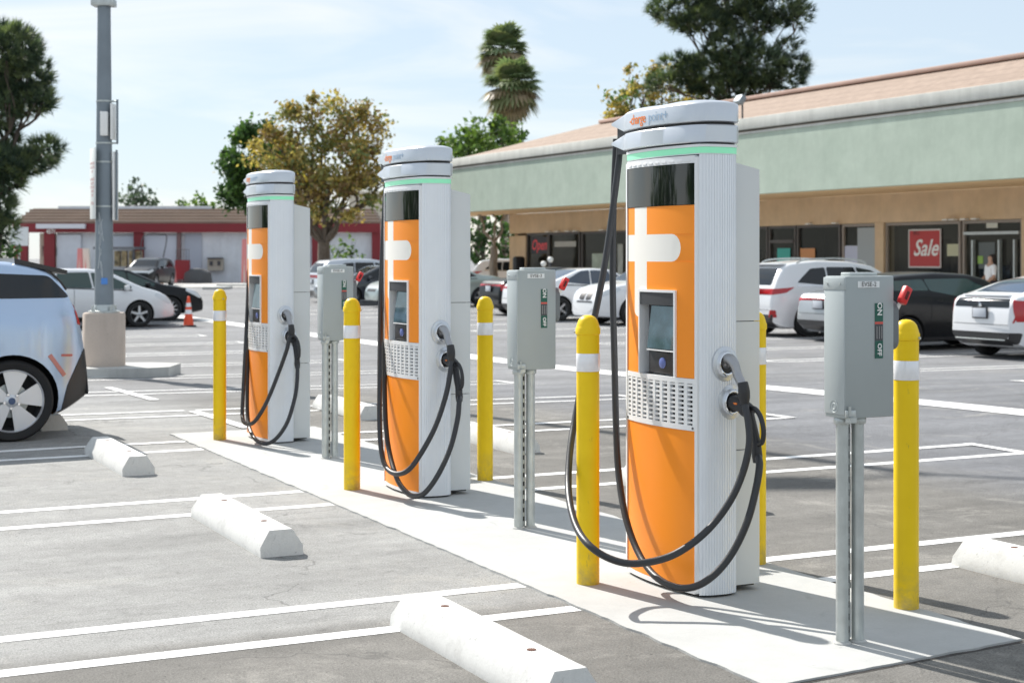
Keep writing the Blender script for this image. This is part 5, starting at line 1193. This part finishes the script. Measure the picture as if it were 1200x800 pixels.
p_ = at(197, 40.0); make_car('hatch', 'white_hatchback', 'white hatchback behind the light pole, nose to the right', 'car', P_WHITE, Vector((p_.x - 4.5 * CA, p_.y - 4.5 * SA + 0.0, -.22)), AX, 'parked cars', glass=M_CGLASSG)
p_ = at(231, 44.0); make_car('sedan', 'black_sedan', 'glossy black sedan with thin spoked rims behind the white hatchback', 'car', P_BLACK, Vector((p_.x - 4.8 * CA, p_.y - 4.8 * SA, -.22)), AX, 'parked cars', rim='thin', glass=M_CGLASSG)
make_car('suv', 'dark_crossover', 'small dark crossover parked nose out in front of the pay kiosk', 'car', P_BLACK, at(154, 90) + Vector((0.9, 4.0, 0)), R(-96), 'parked cars', glass=M_CGLASS)

# ------------------------------------------------------------------ trees
def blob_points(rnd, c, r, n):
    out = []
    for _ in range(n):
        while True:
            p = Vector((rnd.uniform(-1, 1), rnd.uniform(-1, 1), rnd.uniform(-1, 1)))
            if 0.25 < p.length < 1: break
        p = p.normalized() * (p.length ** 0.5)
        out.append(Vector((c[0] + p.x * r[0], c[1] + p.y * r[1], c[2] + p.z * r[2])))
    return out
def leaf_quad(bm, p, s, rnd, mi, nrm=None, asp=0.6):
    n = Vector((rnd.gauss(0, 1), rnd.gauss(0, 1), rnd.gauss(0, 1) + 0.6)).normalized(); a = n.orthogonal().normalized(); b = n.cross(a); t = rnd.uniform(0, 2 * PI)
    d = a * math.cos(t) + b * math.sin(t); e = n.cross(d); s *= rnd.uniform(0.6, 1.3)
    vs = [bm.verts.new(p + d * s), bm.verts.new(p + e * s * asp + n * s * .12), bm.verts.new(p - d * s), bm.verts.new(p - e * s * asp + n * s * .12)]
    f = bm.faces.new(vs); f.material_index = mi
def needle_tuft(bm, p, s, rnd, mi, k, axis):
    for _ in range(k):
        d = (axis + Vector((rnd.gauss(0, .55), rnd.gauss(0, .55), rnd.gauss(0, .55)))).normalized(); w = d.orthogonal().normalized() * s * 0.055
        L = s * rnd.uniform(.7, 1.2); f = bm.faces.new([bm.verts.new(p - w), bm.verts.new(p + w), bm.verts.new(p + d * L + Vector((0, 0, -.04 * L)))]); f.material_index = mi
def limb(mb, a, b, r0, r1, rnd, wob=0.08, n=6):
    a, b = Vector(a), Vector(b); L = (b - a).length; pts = []
    for i in range(n + 1):
        t = i / n; q = a.lerp(b, t); k = wob * L * math.sin(PI * t); pts.append(q + Vector((rnd.uniform(-k, k), rnd.uniform(-k, k), rnd.uniform(-k, k) * .4)))
    mb.tube(spline(pts, 3), [r0 + (r1 - r0) * i / (3 * n) for i in range(3 * n + 1)], 8); return pts
def tree(name, label, base, blobs, mats_, bk, leafsize, per, trunk_r, fork, seed, twigs=True, group=None, mode='leaf', asp=.6, weights=None, lean=(0, 0)):
    """blobs: (x, y, z, rx, ry, rz) about the base; per: leaves in a blob of one cubic metre"""
    rnd = random.Random(seed); root = empty(name, label, 'tree', base, 0, group)
    tb = MB(); fk = Vector(fork); limb(tb, (0, 0, -0.2), fk, trunk_r, trunk_r * .75, rnd, .03)
    for b in blobs:
        c = Vector(b[:3]); m_ = limb(tb, fk + Vector((0, 0, -0.1)), c, trunk_r * rnd.uniform(.22, .36), trunk_r * .07, rnd, .10)
        if twigs:
            for _ in range(4):
                q = blob_points(rnd, c, (b[3] * .8, b[4] * .8, b[5] * .8), 1)[0]; limb(tb, m_[rnd.randint(3, 5)], q, trunk_r * .14, trunk_r * .04, rnd, .1, 3)
    tb.build('trunk', bk, root, smooth=60)
    bm = bmesh.new(); nm = len(mats_)
    for b in blobs:
        vol = b[3] * b[4] * b[5]; n = int(per * vol ** .75)
        if mode == 'leaf':
            sub = blob_points(rnd, b[:3], b[3:6], max(6, int(6 + 5 * vol ** .6)))
            for sct in sub:
                mi0 = rnd.randrange(nm); rr = min(b[3:6]) * rnd.uniform(.30, .62)
                for _ in range(max(6, n // len(sub))):
                    p = sct + Vector((rnd.gauss(0, rr * .6), rnd.gauss(0, rr * .6), rnd.gauss(0, rr * .5)))
                    leaf_quad(bm, p, leafsize, rnd, mi0 if rnd.random() < .6 else rnd.randrange(nm), asp=asp)
        else:
            for p in blob_points(rnd, b[:3], b[3:6], n):
                ax = (p - Vector(b[:3])).normalized() * .7 + Vector((0, 0, .55)); needle_tuft(bm, p, leafsize, rnd, rnd.randrange(nm), 16, ax.normalized())
    mb = MB(); mb.bm.free(); mb.bm = bm; mb.build('crown', mats_, root, smooth=0, norm=False); return root
B_BROWN = bark('bark_brown', (0.10, 0.075, 0.055), (0.20, 0.16, 0.125)); B_PALE = bark('bark_pale', (0.22, 0.19, 0.16), (0.42, 0.37, 0.32)); B_DARK = bark('bark_dark', (0.05, 0.04, 0.032), (0.11, 0.085, 0.065))
def bl(Y, base_px, lst, dep=1.0):     # blobs given as pixel ellipses on the tree's own depth
    s = Y / F; out = []; r = random.Random(len(lst))
    for i, (px, py, rx, ry) in enumerate(lst):
        out.append(((px - base_px) * s, r.uniform(-.5, .5) * rx * s * dep, zy(py, Y) + .22, rx * s, rx * s * .95, ry * s))
    return out
L_SYC = [leaf('leaf_ochre', (0.44, 0.31, 0.09)), leaf('leaf_olive', (0.25, 0.24, 0.08)), leaf('leaf_brown', (0.27, 0.18, 0.08)), leaf('leaf_yellow', (0.55, 0.44, 0.14)), leaf('leaf_green_olive', (0.17, 0.20, 0.07))]
L_GRN = [leaf('leaf_green', (0.055, 0.12, 0.025)), leaf('leaf_light_green', (0.10, 0.19, 0.04)), leaf('leaf_dark_green', (0.03, 0.07, 0.02))]
L_LIME = [leaf('leaf_lime', (0.17, 0.26, 0.05)), leaf('leaf_lime2', (0.11, 0.19, 0.04)), leaf('leaf_lime3', (0.06, 0.11, 0.03))]
L_PINE = [leaf('needle_mid', (0.085, 0.125, 0.070), .25), leaf('needle_dark', (0.030, 0.056, 0.032), .1), leaf('needle_light', (0.15, 0.19, 0.09), .3)]
g_ = -.22
Y = 66
tree('sycamore', 'sycamore with yellow brown leaves and forked trunk behind the far charger', at(385, Y), bl(Y, 385, [(322, 178, 26, 30), (345, 150, 26, 28), (385, 145, 32, 30), (425, 155, 26, 28), (440, 190, 22, 26), (400, 195, 38, 30), (355, 205, 34, 30), (365, 128, 14, 14), (420, 128, 13, 14), (410, 232, 30, 22), (320, 205, 18, 18), (445, 215, 12, 20), (367, 240, 22, 22)]), L_SYC, B_BROWN, .105, 1150, .33, (-.2, 0, 2.4), 11)
Y = 74
tree('green_tree', 'dark green tree left of the sycamore', at(300, Y), bl(Y, 300, [(285, 180, 24, 26), (305, 165, 22, 22), (270, 205, 22, 22), (290, 225, 26, 22), (265, 190, 12, 12), (325, 200, 30, 40), (330, 235, 24, 20)]), L_GRN, B_DARK, .13, 1500, .30, (0, 0, 3), 12)
Y = 95
tree('leafy_tree', 'bright green tree below the palms, rising behind the shop roof', at(565, Y), bl(Y, 565, [(540, 168, 24, 16), (570, 158, 24, 16), (600, 165, 22, 18), (560, 182, 34, 18), (520, 185, 16, 16), (600, 190, 30, 18), (582, 150, 12, 10)]), L_LIME, B_DARK, .17, 520, .35, (0, 0, 5), 13)
Y = 75
tree('autumn_tree', 'yellow leaved tree behind the nearest charger cap', at(752, Y), bl(Y, 752, [(730, 118, 20, 20), (755, 100, 20, 20), (775, 118, 18, 20), (740, 138, 26, 16), (722, 135, 12, 12), (765, 88, 10, 12), (742, 88, 8, 12), (800, 110, 22, 22), (780, 85, 12, 12)]), [L_SYC[3], L_SYC[1], L_SYC[0], L_LIME[1]], B_BROWN, .12, 750, .25, (0, 0, 5), 14)
Y = 58
tree('pine', 'large dark green pine rising behind the shop roof, cut by the top edge', at(858, Y), bl(Y, 858, [(800, 10, 40, 22), (850, -5, 50, 26), (905, 5, 42, 22), (935, 20, 18, 14), (880, 25, 34, 16), (835, 85, 42, 22), (800, 78, 26, 14), (880, 78, 40, 22), (915, 92, 24, 16), (860, 58, 34, 18), (780, 100, 22, 12), (930, 78, 18, 12), (850, 105, 40, 14), (820, 30, 34, 14), (895, 100, 20, 10), (860, -45, 60, 30), (925, 55, 14, 8)], .8), L_PINE, B_BROWN, .38, 240, .22, (.1, 0, 7.0), 15, mode='pine')
Y = 47
tree('dark_pine', 'tall dark conifer at the left edge', at(-8, Y), bl(Y, -8, [(8, 60, 44, 28), (-20, 70, 40, 40), (28, 88, 30, 24), (24, 116, 34, 18), (-8, 128, 34, 30), (54, 176, 20, 12), (22, 190, 38, 14), (5, 212, 24, 12), (-10, 240, 26, 30), (4, 268, 14, 20), (30, 55, 14, 14), (0, 162, 20, 14), (52, 118, 12, 12), (0, 195, 40, 22)], .8), L_PINE, B_DARK, .36, 330, .3, (0, 0, 3.5), 16, mode='pine')
Y = 160
tree('conifer', 'small grey green conifer beyond the car wash roof', at(160, Y), bl(Y, 160, [(160, 214, 9, 12), (156, 228, 16, 14), (170, 232, 14, 12), (148, 236, 10, 10), (162, 240, 22, 10)]), [leaf('grey_green', (0.09, 0.13, 0.09)), leaf('grey_green2', (0.06, 0.09, 0.065))], B_DARK, .25, 60, .3, (0, 0, 3), 17)
tree('round_tree', 'low bright green tree beyond the car wash roof, left of the far charger', at(228, Y), bl(Y, 228, [(218, 240, 12, 8), (230, 236, 12, 8), (243, 241, 12, 7), (252, 244, 8, 5)]), L_LIME, B_DARK, .25, 60, .3, (0, 0, 3), 18)
Y = 69
tree('passage_tree', 'pale trunked tree standing at the end of the shops, under the canopy edge', at(580, Y), bl(Y, 580, [(575, 225, 30, 20), (600, 232, 24, 16), (560, 235, 20, 14)]), L_GRN, B_PALE, .14, 400, .22, (-.05, 0, 2.2), 19)
Y = 85
for k, (px, h, lab) in enumerate(((565, 300, 'dark green hedge plant left of the pale trunk'), (592, 300, 'dark green hedge plant right of the pale trunk'), (545, 295, 'dark hedge plant beside the middle charger'))):
    tree('hedge_tree', lab, at(px, Y), bl(Y, px, [(px, 285, 16, 14), (px - 8, 265, 14, 12), (px + 6, 270, 14, 12), (px, 300, 16, 12)]), [L_GRN[0], L_GRN[2]], B_DARK, .2, 60, .15, (0, 0, 1), 30 + k)
Y = 80
tree('shrub', 'green shrub behind the silver sport utility car', at(405, Y), bl(Y, 405, [(398, 292, 14, 14), (412, 290, 12, 16), (405, 302, 16, 10)]), L_LIME, B_DARK, .14, 120, .1, (0, 0, .6), 41)
Y = 50
tree('left_shrub', 'dark bush at the left edge under the conifer', at(5, Y), bl(Y, 5, [(5, 285, 22, 16), (-12, 275, 24, 22), (12, 298, 16, 10)]), [L_GRN[2], L_GRN[0]], B_DARK, .12, 160, .1, (0, 0, .6), 42)

def palm(px, Y, top_py, cr_px, label, seed):
    rnd = random.Random(seed); s = Y / F; base = at(px, Y); zt = zy(top_py, Y) + .22; R0 = cr_px * s * 1.3; root = empty('fan_palm', label, 'tree', base, 0, 'fan palms beyond the shops')
    t = MB(); limb(t, (0, 0, 0), (0, 0, zt), .30, .24, rnd, .004, 8); t.build('trunk', bark('palm_bark', (0.16, 0.12, 0.09), (0.30, 0.24, 0.18)) if 'palm_bark' not in bpy.data.materials else bpy.data.materials['palm_bark'], root)
    bm = bmesh.new()
    def frond(d, L, mi, droop):
        side = d.cross(Vector((0, 0, 1))).normalized() if abs(d.z) < .98 else Vector((1, 0, 0)); up = side.cross(d)
        o = Vector((0, 0, zt)) + Vector((0, 0, rnd.uniform(-.25, .15))); st = o + d * L * .45; nb = 9
        w = side * .03; bm.faces.new([bm.verts.new(o - w), bm.verts.new(o + w), bm.verts.new(st + w), bm.verts.new(st - w)]).material_index = mi
        for k in range(nb):
            a = (k / (nb - 1) - .5) * 2.5; dd = (d * math.cos(a) + side * math.sin(a) + up * .05).normalized(); ll = L * .62 * (1 - .22 * abs(a) / 1.25); tip = st + dd * ll + Vector((0, 0, -droop * ll)); m_ = st + dd * ll * .55; q = dd.cross(up).normalized() * ll * .10
            bm.faces.new([bm.verts.new(st), bm.verts.new(m_ - q), bm.verts.new(tip), bm.verts.new(m_ + q)]).material_index = mi
    for i in range(90):
        el = rnd.uniform(-.25, 1.25); az = rnd.uniform(0, 2 * PI); frond(Vector((math.cos(az) * math.cos(el), math.sin(az) * math.cos(el), math.sin(el))), R0 * rnd.uniform(.85, 1.1), rnd.choice((0, 0, 1)), .25)
    for i in range(120):
        el = rnd.uniform(-1.45, -.3); az = rnd.uniform(0, 2 * PI); frond(Vector((math.cos(az) * math.cos(el), math.sin(az) * math.cos(el), math.sin(el))), R0 * rnd.uniform(.8, 1.15), rnd.choice((1, 2, 2)), .3)
    mb = MB(); mb.bm.free(); mb.bm = bm; mb.build('crown', [leaf('palm_green', (0.17, 0.23, 0.12)), leaf('palm_olive', (0.22, 0.25, 0.13)), leaf('palm_dead', (0.30, 0.23, 0.15))], root, smooth=0, norm=False)
palm(590, 112, 58, 27, 'taller fan palm, the upper left crown of the two', 51); palm(600, 104, 98, 29, 'lower fan palm, the nearer crown of the two', 52)

# ------------------------------------------------------------------ people
def skin_body(name, verts, edges, radii, m, parent, sub=2, sc_=1.0):
    me = bpy.data.meshes.new(name); me.from_pydata([Vector(v) for v in verts], edges, []); o = bpy.data.objects.new('tmp', me); COL.objects.link(o)
    md = o.modifiers.new('s', 'SKIN'); 
    for i, r in enumerate(radii):
        me.skin_vertices[0].data[i].radius = (r, r) if not isinstance(r, tuple) else r
    me.skin_vertices[0].data[0].use_root = True
    o.modifiers.new('u', 'SUBSURF').levels = sub
    dg = bpy.context.evaluated_depsgraph_get(); out = bpy.data.meshes.new_from_object(o.evaluated_get(dg)); bpy.data.objects.remove(o)
    out.materials.clear(); out.materials.append(m); out.shade_smooth(); ob = bpy.data.objects.new(name, out); COL.objects.link(ob); ob.parent = parent; return ob
def person(label, loc, rz, shirt, trousers, hair_c, long_hair, h=1.7, bend=0.0):
    root = empty('person', label, 'person', loc, rz); k = h / 1.75; root.scale = (k, k, k); b = bend
    skin = mat('skin', (0.42, 0.25, 0.17), 0.6)
    V = [(0, 0, .95), (.0, b * .3, 1.15), (0, b * .7, 1.38), (0, b * .95, 1.50), (0, b * 1.1, 1.60), (0, b * 1.2, 1.68), (.17, b * .75, 1.40), (-.17, b * .75, 1.40), (.23, b + .02, 1.13), (-.23, b + .02, 1.13), (.20, b + .22, .98), (-.20, b + .20, .98), (.20, b + .30, .96), (-.20, b + .28, .96), (.10, 0, .90), (-.10, 0, .90), (.11, .02, .50), (-.11, .0, .50), (.11, -.02, .08), (-.11, -.04, .08), (.11, .14, .04), (-.11, .12, .04)]
    E = [(0, 1), (1, 2), (2, 3), (3, 4), (4, 5), (2, 6), (2, 7), (6, 8), (7, 9), (8, 10), (9, 11), (10, 12), (11, 13), (0, 14), (0, 15), (14, 16), (15, 17), (16, 18), (17, 19), (18, 20), (19, 21)]
    Rr = [.14, .12, .15, .055, .085, .09, .06, .06, .045, .045, .035, .035, .035, .035, .10, .10, .065, .065, .045, .045, .04, .04]
    skin_body('body', V, E, Rr, skin, root)
    sh_v = [V[0], V[1], V[2], V[6], V[7], V[8], V[9]]; s_ = skin_body('shirt', [(0, 0, .98), V[1], (0, b * .75, 1.40), V[6], V[7], V[8], V[9]], [(0, 1), (1, 2), (2, 3), (2, 4), (3, 5), (4, 6)], [.165, .145, .165, .078, .078, .062, .062], shirt, root)
    skin_body('trousers', [V[0], V[14], V[15], V[16], V[17], (.11, -.02, .12), (-.11, -.04, .12)], [(0, 1), (0, 2), (1, 3), (2, 4), (3, 5), (4, 6)], [.15, .115, .115, .085, .085, .065, .065], trousers, root)
    hv = V[5]; hp = [(0, hv[1] - .02, hv[2] + .035), (0, hv[1] - .06, hv[2] - .05)] + ([(0, hv[1] - .08, hv[2] - .22), (0, hv[1] - .09, hv[2] - .34)] if long_hair else [])
    skin_body('hair', hp, [(i, i + 1) for i in range(len(hp) - 1)], [.115, .10, .09, .06][:len(hp)], hair_c, root)
p_ = on_v(1161, 300, 28.0); person('woman in a white top with long dark hair standing at the shop entrance', (p_.x, p_.y, -.02), 1.75, mat('white_top', (0.75, 0.74, 0.74), 0.8), mat('dark_trousers', (0.03, 0.03, 0.04), 0.9), mat('dark_hair', (0.02, 0.014, 0.012), 0.7), True, 1.66)
person('man in a grey shirt standing bent over at the car wash', at(190, 97), -1.2 + PI / 2 + .8, mat('grey_shirt', (0.22, 0.25, 0.30), 0.9), mat('grey_trousers', (0.12, 0.14, 0.18), 0.9), mat('black_hair', (0.015, 0.012, 0.012), 0.7), False, 1.72, .25)

# ------------------------------------------------------------------ stand-in trees added out of view at the left, to darken the displays' reflections
for k, (x, y, r, lab) in enumerate(((-30, 20, 3.0, 'broad green stand-in tree added outside the frame, far left'), (-40, 31, 3.4, 'second broad green stand-in tree added outside the frame, farther left'), (-27, 9, 2.6, 'broad green stand-in tree added outside the frame, level with the chargers'))):
    tree('stand_in_tree', lab, (x, y, -.2), [(0, 0, 3.6, r, r, 1.7), (1.5, 1, 3.0, r * .7, r * .7, 1.3), (-1.5, -1, 3.1, r * .7, r * .7, 1.3)], L_GRN, B_DARK, .30, 60, .25, (0, 0, 1.8), 60 + k)
